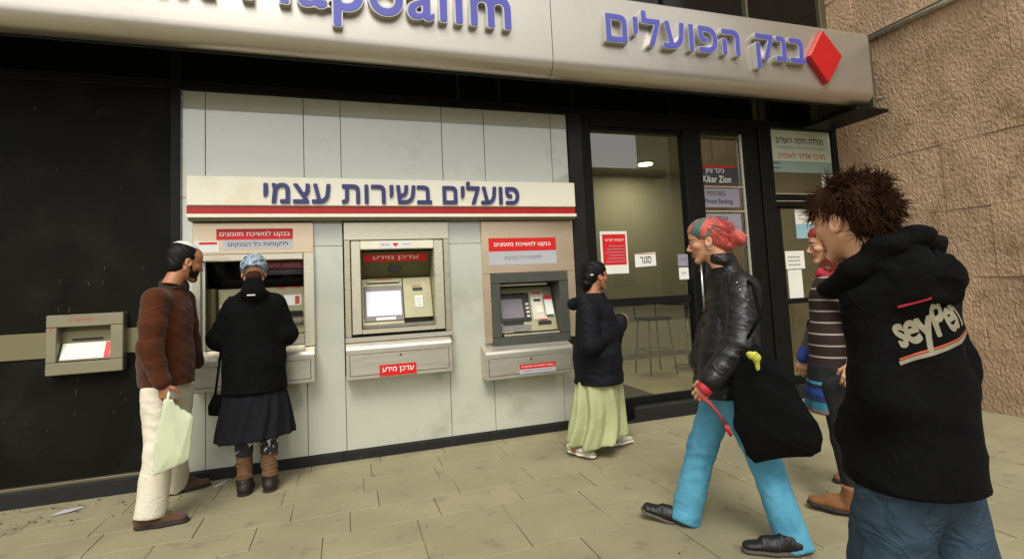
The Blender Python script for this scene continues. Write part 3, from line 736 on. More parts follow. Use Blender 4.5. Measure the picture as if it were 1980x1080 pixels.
bars(o, 'sticker_red', [(3.63, 3.76, 1.45, 1.475), (3.63, 3.76, 1.5, 1.52)], .0325)
for z in (2.262, 2.0, 1.745): box('sign_rail', 'steel_light', bank, 3.60, 4.116, .022, .034, z - .006, z + .008, 0)
# plate in the upper right pane
t, o = paper('college_sign', 'pale green office sign with black and red Hebrew lines in the upper right pane', 'sign', 4.518, 5.436, 2.445, 2.926, 'poster_green')
bars(o, 'poster_teal', [(4.518, 5.436, 2.445, 2.575)], .0325)
flat_text(heb('מכללת הדסה ירושלים'), 4.64, 5.33, 2.775, 2.855, .0312, 'print_black', o)
flat_text(heb('המכון להפרעות בתקשורת'), 4.64, 5.34, 2.70, 2.75, .0312, 'print_grey', o, offset=0)
flat_text(heb('מרכז אדלר לאפזיה'), 4.65, 5.34, 2.605, 2.675, .0312, 'print_orange', o)
bars(o, 'print_black', [(4.55, 4.67, 2.54, 2.55), (4.55, 4.67, 2.485, 2.495)], .0315)
t, o = paper('small_notice', 'white notice with red lettering at the corner of the upper right pane', 'notice', 5.262, 5.436, 2.28, 2.43, 'poster_white')
flat_text(heb('כניסה'), 5.28, 5.42, 2.375, 2.415, .0315, 'print_red', o)
t, o = paper('blue_leaflet', 'white and light blue leaflet on the side door glass', 'leaflet', 4.82, 5.09, 1.70, 2.025, 'poster_white')
bars(o, 'poster_blue', [(4.82, 5.09, 1.70, 1.86)], .0325)
flat_text(heb('מרכז אדלר'), 4.86, 5.05, 1.90, 1.93, .0315, 'print_red', o); flat_text(heb('מכללת הדסה'), 4.86, 5.05, 1.95, 1.975, .0315, 'print_grey', o)
t, o = paper('dotted_notice', 'white notice with rows of black symbols on the side door glass', 'notice', 4.632, 4.90, 1.362, 1.56, 'poster_white')
bars(o, 'print_black', [(4.67 + k * .035, 4.69 + k * .035, z, z + .014) for k in range(5) for z in (1.40, 1.445, 1.485)], .0325)
t, o = paper('long_notice', 'long blank white notice below the dotted one on the side door glass', 'notice', 4.648, 4.845, 1.042, 1.352, 'poster_white')

# ================================================================== STREET BEHIND THE CAMERA (seen in the glass)
def opposite(name, label, x0, x1, y, h, floors, dep=8):
    t = thing(name, label, 'building', ((x0 + x1) / 2, y, 0))
    box('wall', 'opp_stone', t, x0, x1, y - dep, y, 0, h, 0)
    box('cornice', 'opp_stone', t, x0 - .3, x1 + .3, y + .01, y + .6, h - .5, h - .1, .05)
    for f in range(floors):
        nx = int((x1 - x0) / 3)
        for i in range(nx):
            cx = x0 + (i + .5) * (x1 - x0) / nx; z = 1 + f * 3.0
            if z + 2 > h: continue
            box('window', 'opp_glass', t, cx - .6, cx + .6, y + .01, y + .05, z, z + 1.8, 0)
opposite('stone_building', 'low pale stone building across the street, mirrored in the glass door', 11, 15.3, -18, 6.9, 2)
opposite('corner_building', 'tall pale stone building across the street, mirrored in the door glass', 16.2, 36, -18, 13, 4, 3)

# ================================================================== LITTER
t = slab('paper_scrap', 'litter_paper', None, [(-1.80, -.285, .004), (-1.745, -.20, .006), (-1.63, -.19, .004), (-1.69, -.275, .01)], (0, 0, 1), .001)
tag(t, 'folded white paper scrap lying on the paving below the deposit box', 'paper scrap')
t = tube('straw', 'litter_paper', None, [(-.885, -.19, .006), (-.80, -.06, .006)], .006, 6)
tag(t, 'white paper straw on the paving between the man and the woman in black', 'straw')
bm = bmesh.new(); random.seed(5)
for i in range(150):
    x = random.uniform(-2.6, -1.0); y = -.07 - abs(random.gauss(0, .22)); s = random.uniform(.004, .015); a = random.uniform(0, 6.28)
    if i > 95: x = random.uniform(-1, 4.5); y = random.uniform(-2.6, -.15); s *= .55
    vs = []
    for k in range(5):
        th = a + k * 1.257; r = s * random.uniform(.5, 1.2)
        vs.append(bm.verts.new((x + r * math.cos(th), y + .6 * r * math.sin(th), .003 + random.uniform(0, .006))))
    bm.faces.new(vs)
lf = link('leaf_litter', bm_mesh(bm, 'leaf_litter'), 'leaf'); tag(lf, 'scattered dry leaf crumbs and gum spots on the paving', 'leaves', kind='stuff')

# scratches and scuffs on the dark cladding and the pale panels
bm = bmesh.new(); random.seed(21)
def mark(x, z, ln, a, w_):
    dx, dz = math.cos(a) * ln / 2, math.sin(a) * ln / 2; nx_, nz_ = -math.sin(a) * w_, math.cos(a) * w_
    bm.faces.new([bm.verts.new(p) for p in ((x - dx, -.0006, z - dz), (x + nx_, -.0006, z + nz_), (x + dx, -.0006, z + dz), (x - nx_, -.0006, z - nz_))])
for i in range(46): mark(random.uniform(-2.6, -1.25), random.choice((random.uniform(.2, .95), random.uniform(1.2, 2.8))), random.uniform(.01, .05), random.uniform(1.1, 2.1), random.uniform(.0008, .002))
me = bm_mesh(bm, 'scratch_marks'); mat('scuff', '56544a', .7, 0, .2, 9); o = link('scratch_marks', me, 'scuff', bank); o['kind'] = 'stuff'
bm = bmesh.new()
for i in range(34): mark(random.uniform(-1.1, 2.0), random.choice((random.uniform(.1, .6), random.uniform(2.3, 2.9))), random.uniform(.01, .03), random.uniform(0, 3.1), random.uniform(.001, .004))
mat('scuff_grey', '8c8d80', .7, 0, .2, 9); o = link('scuff_marks', bm_mesh(bm, 'scuff_marks'), 'scuff_grey', bank); o['kind'] = 'stuff'

# ================================================================== PEOPLE: SDF modelling tools
A3 = lambda p: np.array(p, np.float32)
def nrm(v): v = np.array(v, np.float64); return v / max(1e-9, np.linalg.norm(v))
def cap(a, b, ra, rb=None, u=None, s=1.0):
    """tapered capsule; optionally flattened (s<1) along unit axis u"""
    a, b = A3(a), A3(b); rb = ra if rb is None else rb; ab = b - a; L2 = float(ab @ ab) + 1e-9
    if u is not None: u = nrm(u).astype(np.float32)
    def f(P):
        pa = P - a; t = np.clip(pa @ ab / L2, 0, 1); q = pa - t[:, None] * ab
        if u is not None: q = q + (q @ u)[:, None] * u * (1 / s - 1)
        return np.sqrt((q * q).sum(1)) - (ra + (rb - ra) * t)
    return f
def ell(c, r, ax=None):
    c = A3(c); r = A3(r); ax = np.eye(3, dtype=np.float32) if ax is None else np.array([nrm(x) for x in ax], np.float32)
    rm = float(min(r))
    def f(P):
        q = (P - c) @ ax.T
        k0 = np.sqrt(((q / r) ** 2).sum(1)); k1 = np.sqrt(((q / (r * r)) ** 2).sum(1)) + 1e-6
        return k0 * (k0 - 1) / k1
    return f
def smin(a, b, k):
    if k <= 0: return np.minimum(a, b)
    h = np.clip(.5 + .5 * (b - a) / k, 0, 1); return b + (a - b) * h - k * h * (1 - h)
def union(fs, k=.02):
    def f(P):
        d = fs[0](P)
        for g_ in fs[1:]: d = smin(d, g_(P), k)
        return d
    return f
def cut(f, g_, k=.004):
    def h(P): return -smin(-f(P), g_(P), k)
    return h
def plane(p, n):
    p, n = A3(p), nrm(n).astype(np.float32)
    return lambda P: (P - p) @ n                      # negative behind the plane
def inter(f, g_, k=.004): return lambda P: -smin(-f(P), -g_(P), k)
def wav(P, w, ph=0, seed=0, warp=.9):
    r = np.random.default_rng(seed); w = A3(w); d = np.zeros(len(P), np.float32)
    W_ = np.linalg.norm(w)
    for i in range(4):
        v = r.normal(size=3).astype(np.float32) * W_ * .22; v2 = r.normal(size=3).astype(np.float32) * W_ * .16
        ww = w * (.7 + .5 * i) + r.normal(size=3).astype(np.float32) * W_ * (.22 + .1 * i)
        x = np.sin((P @ ww + 2.4 * warp * np.sin(P @ v + i) + ph + 2 * i) * .5)
        m = np.clip(.5 + 1.1 * np.sin(P @ v2 + 3 * i + seed), 0, 1)
        d += (1.3 - 2.6 * np.abs(x) ** .8) * m / (1 + .35 * i)
    return d / 1.7
def fold(f, amp, w, seed=0, where=None):
    def h(P):
        d = f(P); m = np.abs(d) < .06
        if m.any():
            q = P[m]; v = wav(q, w, seed=seed); v = -np.sign(v) * np.abs(v) ** .9 * amp
            if where is not None: v = v * where(q)
            d = d.copy(); d[m] += v
        return d
    return h
def snet(name, f, lo, hi, h, smooth=1):
    lo, hi = A3(lo), A3(hi); n = np.ceil((hi - lo) / h).astype(int) + 1
    xs = [lo[i] + h * np.arange(n[i], dtype=np.float32) for i in range(3)]
    # coarse pass to skip empty blocks
    V = np.full(n, 1.0, np.float32); B = 12
    for i in range(0, n[0], B):
        for j in range(0, n[1], B):
            for k in range(0, n[2], B):
                c = A3([xs[0][min(i + B // 2, n[0] - 1)], xs[1][min(j + B // 2, n[1] - 1)], xs[2][min(k + B // 2, n[2] - 1)]])
                d = f(c[None])[0]
                if abs(d) > h * B * 1.6 + .05: V[i:i + B, j:j + B, k:k + B] = d; continue
                g_ = np.stack(np.meshgrid(xs[0][i:i + B], xs[1][j:j + B], xs[2][k:k + B], indexing='ij'), -1)
                V[i:i + B, j:j + B, k:k + B] = f(g_.reshape(-1, 3)).reshape(g_.shape[:3])
    V[0] = V[-1] = 1; V[:, 0] = V[:, -1] = 1; V[:, :, 0] = V[:, :, -1] = 1
    S = V < 0
    c8 = [(a, b, c) for a in (0, 1) for b in (0, 1) for c in (0, 1)]
    def sub(A, o): return A[o[0]:A.shape[0] - 1 + o[0], o[1]:A.shape[1] - 1 + o[1], o[2]:A.shape[2] - 1 + o[2]]
    cnt = sum(sub(S, o).astype(np.int8) for o in c8); act = (cnt > 0) & (cnt < 8)
    idx = -np.ones(act.shape, np.int64); ids = np.argwhere(act); idx[act] = np.arange(len(ids))
    acc = np.zeros((len(ids), 3), np.float32); num = np.zeros(len(ids), np.float32)
    vals = {o: sub(V, o)[act] for o in c8}
    for a in c8:
        for ax in range(3):
            if a[ax] == 0:
                b = list(a); b[ax] = 1; b = tuple(b); va, vb = vals[a], vals[b]; m = (va < 0) != (vb < 0)
                t = np.where(m, va / np.where(m, va - vb, 1), 0)
                p = np.tile(A3(a), (len(ids), 1)); p[:, ax] += t
                acc += p * m[:, None]; num += m
    P = lo + h * (ids + acc / num[:, None])
    F = []
    for ax in range(3):
        o1, o2 = [(1, 2), (2, 0), (0, 1)][ax]
        sl0 = [slice(None)] * 3; sl1 = [slice(None)] * 3; sl0[ax] = slice(0, -1); sl1[ax] = slice(1, None)
        s0, s1 = S[tuple(sl0)], S[tuple(sl1)]; E = np.argwhere(s0 != s1)
        E = E[(E[:, o1] > 0) & (E[:, o2] > 0) & (E[:, o1] < n[o1] - 1) & (E[:, o2] < n[o2] - 1)]
        def at_(d1, d2):
            q = E.copy(); q[:, o1] -= d1; q[:, o2] -= d2; return idx[q[:, 0], q[:, 1], q[:, 2]]
        q = np.stack([at_(1, 1), at_(0, 1), at_(0, 0), at_(1, 0)], 1)
        fl = ~s0[E[:, 0], E[:, 1], E[:, 2]]; q[fl] = q[fl][:, ::-1]
        F.append(q)
    F = np.concatenate(F); F = F[(F >= 0).all(1)]
    for _ in range(smooth):                                   # light Laplacian
        s = np.zeros_like(P); c = np.zeros(len(P), np.float32)
        for a, b in ((0, 1), (1, 2), (2, 3), (3, 0)):
            np.add.at(s, F[:, a], P[F[:, b]]); np.add.at(s, F[:, b], P[F[:, a]]); np.add.at(c, F[:, a], 1); np.add.at(c, F[:, b], 1)
        P = P * .5 + .5 * s / np.maximum(c, 1)[:, None]
    for _ in range(2):                                        # settle on the surface
        e = h * .35; d = f(P); G = np.stack([f(P + A3([e, 0, 0])) - d, f(P + A3([0, e, 0])) - d, f(P + A3([0, 0, e])) - d], 1) / e
        g2 = (G * G).sum(1); st = (np.clip(d, -h, h) / np.maximum(g2, .3))[:, None] * G
        P = (P - np.clip(st, -h * .7, h * .7)).astype(np.float32)
    return P, F
def to_mesh(name, P, F, mats, parent, midx=None):
    me = bpy.data.meshes.new(name); me.vertices.add(len(P)); me.vertices.foreach_set('co', P.astype(np.float32).ravel())
    me.loops.add(len(F) * 4); me.loops.foreach_set('vertex_index', F.astype(np.int32).ravel())
    me.polygons.add(len(F)); me.polygons.foreach_set('loop_start', np.arange(0, len(F) * 4, 4, dtype=np.int32))
    if midx is not None: me.polygons.foreach_set('material_index', midx.astype(np.int32))
    me.update(calc_edges=True); me.validate(); me.shade_smooth()
    return link(name, me, mats, parent)
def solid(name, f, lo, hi, h, m, parent, smooth=1):
    P, F = snet(name, f, lo, hi, h, smooth); return to_mesh(name, P, F, m, parent)
def bounds(pts, pad):
    p = np.array(pts, float); return p.min(0) - pad, p.max(0) + pad

class Fig:
    """a figure's frame: origin on the ground, f forward, l left, u up"""
    def __init__(s, x, y, az, sc=1.0):
        a = math.radians(az); s.f = np.array([math.sin(a), math.cos(a), 0]); s.l = np.array([-math.cos(a), math.sin(a), 0]); s.o = np.array([x, y, 0.]); s.s = sc
        s.u = np.array([0, 0, 1.])
    def __call__(s, f, l, u): return s.o + s.s * (s.f * f + s.l * l + s.u * u)
    def dir(s, f, l, u): return nrm(s.f * f + s.l * l + s.u * u)

def head_fn(c, fwd, up, sc, jaw=1.0, ears=True):
    """SDF of a head; c = centre of the skull at ear height. returns f, frame"""
    fw = nrm(fwd); up = np.array(up, float); up = nrm(up - fw * (up @ fw)); lf = np.cross(up, fw)
    R_ = np.stack([fw, lf, up]).astype(np.float32); c = A3(c)
    P3 = lambda a, b, d: A3([a, b, d])
    parts = [ell(P3(-.012, 0, .038), (.098, .076, .086)), ell(P3(.03, 0, -.028), (.062, .060 * jaw, .078)),
             ell(P3(.045, 0, .045), (.05, .062, .055))]
    base = union(parts, .03)
    f2 = [cap(P3(-.0, .052 * jaw, -.045), P3(.066, .018, -.098), .018, .016), cap(P3(-.0, -.052 * jaw, -.045), P3(.066, -.018, -.098), .018, .016),
          ell(P3(.072, 0, -.099), (.019, .022, .017)), cap(P3(.082, -.036, .020), P3(.082, .036, .020), .010),
          ell(P3(.060, .043, -.020), (.024, .020, .018)), ell(P3(.060, -.043, -.020), (.024, .020, .018))]
    nose = [cap(P3(.088, 0, .012), P3(.111, 0, -.030), .0065, .0105), ell(P3(.100, .0125, -.036), (.012, .0075, .008)), ell(P3(.100, -.0125, -.036), (.012, .0075, .008))]
    lips = [ell(P3(.0895, 0, -.060), (.012, .022, .0062)), ell(P3(.088, 0, -.073), (.0115, .019, .0068))]
    sock = [ell(P3(.099, .031, .000), (.016, .018, .012)), ell(P3(.099, -.031, .000), (.016, .018, .012))]
    eyes = [ell(P3(.0765, .031, .000), (.0125, .0125, .0125)), ell(P3(.0765, -.031, .000), (.0125, .0125, .0125))]
    lids = [cap(P3(.087, .031 * s_ + .013, .0085), P3(.087, .031 * s_ - .013, .0085), .0042) for s_ in (1, -1)]
    ear = []
    for s_ in (1, -1):
        ear.append(cut(ell(P3(-.006, .077 * s_, -.008), (.020, .0085, .032), [(1, .25 * s_, .25), (-.25 * s_, 1, 0), (-.25, 0, 1)]),
                       ell(P3(.0, .086 * s_, -.004), (.010, .008, .020)), .004))
    neck = cap(P3(-.018, 0, -.05), P3(-.045, 0, -.17), .050, .056)
    F_ = union([base] + f2, .016); F_ = union([F_] + nose, .008)
    F_ = cut(F_, union(sock, .002), .010); F_ = union([F_] + lips, .005); F_ = union([F_] + eyes, .0015); F_ = union([F_] + lids, .004)
    if ears: F_ = union([F_] + ear, .006)
    F_ = union([F_, neck], .025)
    cutm = ell(P3(.104, 0, -.0665), (.018, .021, .0018)); F_ = cut(F_, cutm, .002)
    def f(P): return F_((P - c) @ R_.T / sc) * sc
    f.loc = lambda P: (P - c) @ R_.T / sc
    f.world = lambda a, b, d: c + sc * (R_.T @ A3([a, b, d]))
    f.sc = sc; f.c = c; f.R = R_
    return f

def hand_fn(wr, dr, pn, side=1, curl=.9, sc=1.0, spread=.16):
    """hand SDF: wrist point, direction of the fingers, palm normal (the way the palm faces), side=+1 thumb on d x n"""
    d = nrm(dr); n_ = np.array(pn, float); n_ = nrm(n_ - d * (n_ @ d)); t = np.cross(d, n_) * side
    W = lambda a, b, c_: np.array(wr) + sc * (d * a + t * b + n_ * c_)
    fs = [cap(W(-.03, 0, 0), W(.01, 0, 0), .026 * sc, .024 * sc, n_, .75), cap(W(.02, .012, 0), W(.078, .024, 0), .020 * sc, .017 * sc, n_, .7),
          cap(W(.02, -.012, 0), W(.074, -.026, 0), .020 * sc, .016 * sc, n_, .7), cap(W(.03, 0, 0), W(.078, 0, 0), .021 * sc, .017 * sc, n_, .7)]
    palm = union(fs, .012 * sc); fing = []
    for k, (b, ln) in enumerate(((.030, .082), (.010, .092), (-.011, .086), (-.031, .066))):
        p = W(.078 if k in (1, 2) else .072, b, 0); a = curl * (.35 + .08 * k); dd = d * math.cos(a) + n_ * math.sin(a) + t * spread * (1 - k * .66) * .4
        dd = nrm(dd); ls = (ln * .46, ln * .31, ln * .25); r = .0098 - .0007 * (k == 3)
        seg = []
        for j in range(3):
            q = p + dd * ls[j] * sc; seg.append(cap(p, q, (r - .0009 * j) * sc, (r - .0009 * (j + 1)) * sc)); p = q
            a2 = curl * .75; dd = nrm(dd * math.cos(a2) + np.cross(np.cross(dd, n_ if abs(dd @ n_) < .9 else -d), dd) * math.sin(a2))
        fing.append(union(seg, .002))
    tp = W(.022, .026, .006); td = nrm(d * .62 + t * .62 + n_ * .35); q = tp + td * .038 * sc; q2 = q + nrm(d * .85 + t * .15 + n_ * .45) * .03 * sc
    thumb = union([cap(tp, q, .0135 * sc, .011 * sc), cap(q, q2, .011 * sc, .009 * sc)], .003)
    allf = union([palm, thumb], .008)
    return union([allf] + fing, .0035), [W(-.03, 0, 0), W(.18, 0, .0), W(.08, .07, .07), W(.08, -.05, -.03), W(.12, 0, .10)]

mat('skin', 'c08a68', .5, 0, .06, 14, sss=.12, bump=.05, bscale=160)
mat('skin_pale', 'cf9a78', .5, 0, .06, 14, sss=.12, bump=.05, bscale=160)
mat('skin_tan', 'a8714e', .5, 0, .06, 14, sss=.1, bump=.05, bscale=160)
mat('lip', 'a0624e', .45, 0, .06, 20); mat('eye_white', 'c9c2b8', .25, 0, 0); mat('iris', '20150f', .2, 0, 0)
mat('hair_black', '0b0907', .6, 0, .3, 30, spec=.25, bump=.5, bscale=120); mat('hair_brown', '35200f', .7, 0, .45, 26, spec=.12)

def body(parent, J, hd, hands=(), skin='skin', jaw=1.0, lips=True, brow='hair_black', bulk=1.0):
    """continuous body: limbs and trunk, finer head and hands, one mesh"""
    k = bulk; g_ = lambda n: np.array(J[n])
    lat = nrm(g_('shL') - g_('shR')); fwd = np.cross(lat, [0, 0, 1]) ; fwd = nrm(np.cross([0, 0, 1], lat)) * -1
    ax = nrm(np.cross(lat, g_('chest') - g_('pelvis')))
    fs = [cap(g_('shL'), g_('shR'), .05 * k, .05 * k), cap(g_('chest') + [0, 0, .04], g_('waist'), .145 * k, .12 * k, ax, .68), cap(g_('waist'), g_('pelvis'), .12 * k, .15 * k, ax, .72),
          cap(g_('neck'), hd.world(-.02, 0, -.06), .052 * k, .05)]
    for s_ in 'LR':
        fs += [cap(g_('sh' + s_), g_('el' + s_), .045 * k, .036 * k), cap(g_('el' + s_), g_('wr' + s_), .036 * k, .025 * k),
               cap(g_('hip' + s_), g_('kn' + s_), .080 * k, .052 * k), cap(g_('kn' + s_), g_('an' + s_), .052 * k, .036 * k), cap(g_('an' + s_) , g_('an' + s_) * .75 + g_('to' + s_) * .25, .030, .018)]
    lo, hi = bounds([J[n] for n in J], .2)
    low = union(fs, .035)
    cp = hd.world(-.035, 0, -.13); upd = nrm(hd.R[2])
    P1, F1 = snet('b', inter(low, plane(cp, upd)), lo, hi, .017)
    lo2, hi2 = bounds([hd.c], .19 * hd.sc); P2, F2 = snet('h', inter(hd, plane(hd.world(-.05, 0, -.155), -upd)), lo2, hi2, .0038 * hd.sc, 1)
    q = hd.loc(P2[F2].mean(1)); mi = np.zeros(len(F2), int)
    if lips: mi[(q[:, 0] > .080) & (np.abs(q[:, 1]) < .023) & (q[:, 2] > -.0795) & (q[:, 2] < -.0545)] = 1
    for s_ in (1, -1):
        e = np.sqrt(((q - A3([.0765, .031 * s_, 0])) ** 2).sum(1)); mi[(e < .0139) & (q[:, 0] > .079)] = 2
        e2 = np.sqrt(((q - A3([.089, .031 * s_, 0])) ** 2).sum(1)); mi[(e2 < .0078)] = 3
        # eyebrow
        bz = .0235 - 2.5 * (q[:, 1] - .031 * s_) ** 2 * 4; mi[(np.abs(q[:, 1] - .031 * s_) < .021) & (np.abs(q[:, 2] - bz) < .0038) & (q[:, 0] > .06)] = 4
    Ps, Fs, Ms = [P1, P2], [F1, F2 + len(P1)], [np.zeros(len(F1), int), mi]; off = len(P1) + len(P2)
    for hf, hb in hands:
        lo3, hi3 = bounds(hb, .03); P3, F3 = snet('hd', hf, lo3, hi3, .0036, 1); Ps.append(P3); Fs.append(F3 + off); Ms.append(np.zeros(len(F3), int)); off += len(P3)
    return to_mesh('body', np.concatenate(Ps), np.concatenate(Fs), [skin, 'lip', 'eye_white', 'iris', brow], parent, np.concatenate(Ms))

def shoe(parent, heel, toe, m, sole, sc=1.0, w=.050, h=.095, up=(0, 0, 1), boot=0, name='shoe'):
    heel, toe = np.array(heel, float), np.array(toe, float); d = nrm(toe - heel); up = nrm(np.array(up, float) - d * (np.array(up) @ d)); L_ = np.linalg.norm(toe - heel)
    W = lambda a, u_: heel + d * a * L_ + up * u_
    lt = np.cross(up, d)
    upper = union([cap(W(.14, .045), W(.5, .040), w * .78, w * .86, up, .75), cap(W(.5, .038), W(.86, .032), w * .9, w * .72, up, .62), cap(W(.16, .05), W(.26, h), w * .74, w * .80), cap(W(.3, h * .8), W(.62, .052), w * .6, w * .6)], .022)
    upper = cut(upper, plane(W(0, .014), up), .002)
    upper = inter(upper, plane(W(.2, h + .022), up), .004)
    if boot: upper = union([upper, inter(cap(W(.2, .05), W(.2, boot), w * .98, w * 1.12), plane(W(.2, boot), up), .004)], .02)
    upper = fold(upper, .0016, d * 120 + up * 60, 3)
    lo, hi = bounds([heel - up * .02, toe, W(.2, max(h, boot) + .05)], .08)
    o = solid(name, upper, lo, hi, .006, m, parent)
    so_ = inter(union([cap(W(.16, .012), W(.5, .012), w * .82, w * .86, up, .4), cap(W(.5, .012), W(.87, .012), w * .98, w * .8, up, .4)], .02), plane(W(0, .024), up), .002)
    so_ = cut(so_, plane(W(0, .0), up), .001)
    solid('sole', so_, lo, hi, .0055, sole, o)
    return o

def strands(name, m, parent, hd, roots, n, length, rad, flow, seed=0, jitter=.3, curl=.0, segs=6, region=None, lift=.0):
    """hair as tapered curved locks. flow(local point)->local direction"""
    r = np.random.default_rng(seed); V, Fc = [], []
    made = 0; tries = 0
    while made < n and tries < n * 20:
        tries += 1
        v = r.normal(size=3); v /= np.linalg.norm(v); 
        p = np.array([-.012, 0, .036]) + v * np.array([.100, .079, .089]) * roots
        if region is not None and not region(p): continue
        d = flow(p, v) + r.normal(size=3) * jitter; d /= np.linalg.norm(d); made += 1
        ln = length * r.uniform(.55, 1.25); rr = rad * r.uniform(.6, 1.3); bend = r.normal(size=3) * curl; pts = [p]
        for j in range(segs):
            q = pts[-1] + d * ln / segs
            # stay outside the skull
            e = (q - np.array([-.012, 0, .036])) / (np.array([.100, .079, .089]) * (roots + lift)); k0 = np.linalg.norm(e)
            if k0 < 1: q = np.array([-.012, 0, .036]) + (q - np.array([-.012, 0, .036])) / k0
            pts.append(q); d = d + bend / segs + np.array([0, 0, -.10]); d /= np.linalg.norm(d)
        base = len(V); W_ = [hd.world(*x) for x in pts]
        for j, x in enumerate(W_):
            t = j / segs; ra = rr * (1 - t ** 1.6 * .92) * hd.sc * (.6 + .4 * min(1, t * 4))
            dd = nrm(W_[min(j + 1, segs)] - W_[max(j - 1, 0)]); a = nrm(np.cross(dd, [.3, .5, .8])); b = np.cross(dd, a)
            for kk in range(4): V.append(x + (a * math.cos(kk * 1.5708) + b * math.sin(kk * 1.5708) * .6) * ra)
        for j in range(segs):
            for kk in range(4): Fc.append((base + j * 4 + kk, base + j * 4 + (kk + 1) % 4, base + j * 4 + 4 + (kk + 1) % 4, base + j * 4 + 4 + kk))
    return to_mesh(name, np.array(V), np.array(Fc), m, parent)

def sleeves(J, s_, r0, r1, r2, u=None, s=1.0, to=1.0):
    a, b, c_ = np.array(J['sh' + s_]), np.array(J['el' + s_]), np.array(J['wr' + s_]); c2 = b + (c_ - b) * to
    return [cap(a, b, r0, r1), cap(b, c2, r1, r2)]
def person(x, y, label):
    return thing('person', label, 'person', (x, y, 0))
def card(fn, pts2, pt, e1, e2, thick, bulge, name, m, parent, h=.007, fold_=None):
    """cushion: 2D polygon in frame (pt,e1,e2) inflated"""
    e1, e2 = nrm(e1), nrm(e2); e3 = np.cross(e1, e2); pt = np.array(pt); poly = np.array(pts2, float)
    def f(P):
        q = P - pt; X = q @ e1; Y = q @ e2; Z = q @ e3; d = np.full(len(P), 1e9); ins = np.zeros(len(P), bool)
        for i in range(len(poly)):
            a, b = poly[i], poly[(i + 1) % len(poly)]; ab = b - a; t = np.clip(((X - a[0]) * ab[0] + (Y - a[1]) * ab[1]) / (ab @ ab), 0, 1)
            d = np.minimum(d, np.hypot(X - a[0] - t * ab[0], Y - a[1] - t * ab[1]))
            c1 = (a[1] > Y) != (b[1] > Y); xx = a[0] + (Y - a[1]) * ab[0] / (ab[1] if abs(ab[1]) > 1e-9 else 1e-9); ins ^= c1 & (X < xx)
        dd = np.where(ins, -d, d)
        hz = thick + bulge * (1 - np.exp(-np.maximum(0, -dd) / .06))
        return np.maximum(dd, np.abs(Z) - hz).astype(np.float32) + .0
    g2 = fold(f, *fold_) if fold_ else f
    W = [pt + e1 * a + e2 * b + e3 * z for a, b in pts2 for z in (-.15, .15)]
    lo, hi = bounds(W, .02); return solid(name, g2, lo, hi, h, m, parent, 2)

# ================================================================== PEOPLE
def top(name, J, m, parent, r_ch, r_wa, r_hm, hem, s=.75, sl=(.07, .06, .048), to=.96, shr=.06, h=.010, amp=.006, w=(4, 4, 26), k=.035, seed=1, collar=None, extra=(), hemtilt=(0, 0), carve=(), ncut=.018):
    g_ = lambda n: np.array(J[n]); lat = nrm(g_('shL') - g_('shR')); ax = nrm(np.cross(lat, [0, 0, 1]))
    hp = np.array(hem, float)
    tr = union([cap(g_('chest') + [0, 0, .05], g_('waist'), r_ch, r_wa, ax, s), cap(g_('waist'), [hp[0], hp[1], hp[2]], r_wa, r_hm, ax, s + .06)], .05)
    shc = cap(g_('shL') * .9 + g_('shR') * .1, g_('shR') * .9 + g_('shL') * .1, shr, shr)
    nk = cap(g_('neck') - [0, 0, .05], g_('neck'), .072, .062)
    f = union([tr, shc, nk], .06)
    f = union([f] + [union(sleeves(J, q, *sl, to=to), .03) for q in 'LR'] + list(extra), k)
    f = fold(f, amp, w, seed)
    f = cut(f, plane([hp[0], hp[1], hp[2]], [hemtilt[0], hemtilt[1], -1]), .006) if False else inter(f, plane([hp[0], hp[1], hp[2]], [hemtilt[0], hemtilt[1], -1]), .008)
    # sleeves may reach below the hem: add them back
    sv = union([union(sleeves(J, q, *sl, to=to), .03) for q in 'LR'], .0); sv = fold(sv, amp * .8, w, seed + 5)
    f = union([f, inter(sv, plane(g_('elL') * .5 + g_('elR') * .5 + [0, 0, .06], [0, 0, 1]), .01)], .012)
    # neck opening
    f = inter(f, plane(g_('neck') + np.array([0, 0, ncut]), [0, 0, 1]), .006)
    for c_ in carve: f = cut(f, c_, .01)
    lo, hi = bounds([J[n] for n in ('shL', 'shR', 'elL', 'elR', 'wrL', 'wrR', 'neck', 'waist')] + [hp] + [hp + [r_hm, r_hm, 0], hp - [r_hm, r_hm, 0]], max(.12, r_ch * .8))
    lo[2] = min(hp[2], min(J['wrL'][2], J['wrR'][2])) - .07
    return solid(name, f, lo, hi, h, m, parent, 1)
def trousers(name, J, m, parent, rp=.15, rt=.10, rk=.085, ra=.085, zc=(.05, .05), h=.010, amp=.007, w=(5, 5, 30), s=.8, seed=2, topz=None):
    g_ = lambda n: np.array(J[n]); lat = nrm(g_('hipL') - g_('hipR')); ax = nrm(np.cross(lat, [0, 0, 1]))
    hp = cap(g_('pelvis') + [0, 0, .06], g_('pelvis') - [0, 0, .03], rp, rp, ax, s)
    legs = []
    for i, q in enumerate('LR'):
        a, b = g_('kn' + q), g_('an' + q); ext = b + nrm(b - a) * .05
        lg = union([cap(g_('hip' + q), a, rt, rk), cap(a, ext, rk, ra)], .03)
        n_ = nrm(ext - a); lg = inter(lg, plane(b + n_ * zc[i], n_), .008); legs.append(lg)
    f = union(legs, .012); f = union([hp, f], .04); f = fold(f, amp, w, seed)
    if topz: f = inter(f, plane([0, 0, topz], [0, 0, 1]), .004)
    lo, hi = bounds([J[n] for n in ('hipL', 'hipR', 'knL', 'knR', 'anL', 'anR', 'pelvis')], max(rp + .03, ra + .04, rt + .04))
    lo[2] = max(lo[2], -.01) if True else lo[2]
    return solid(name, f, lo, hi, h, m, parent, 1)
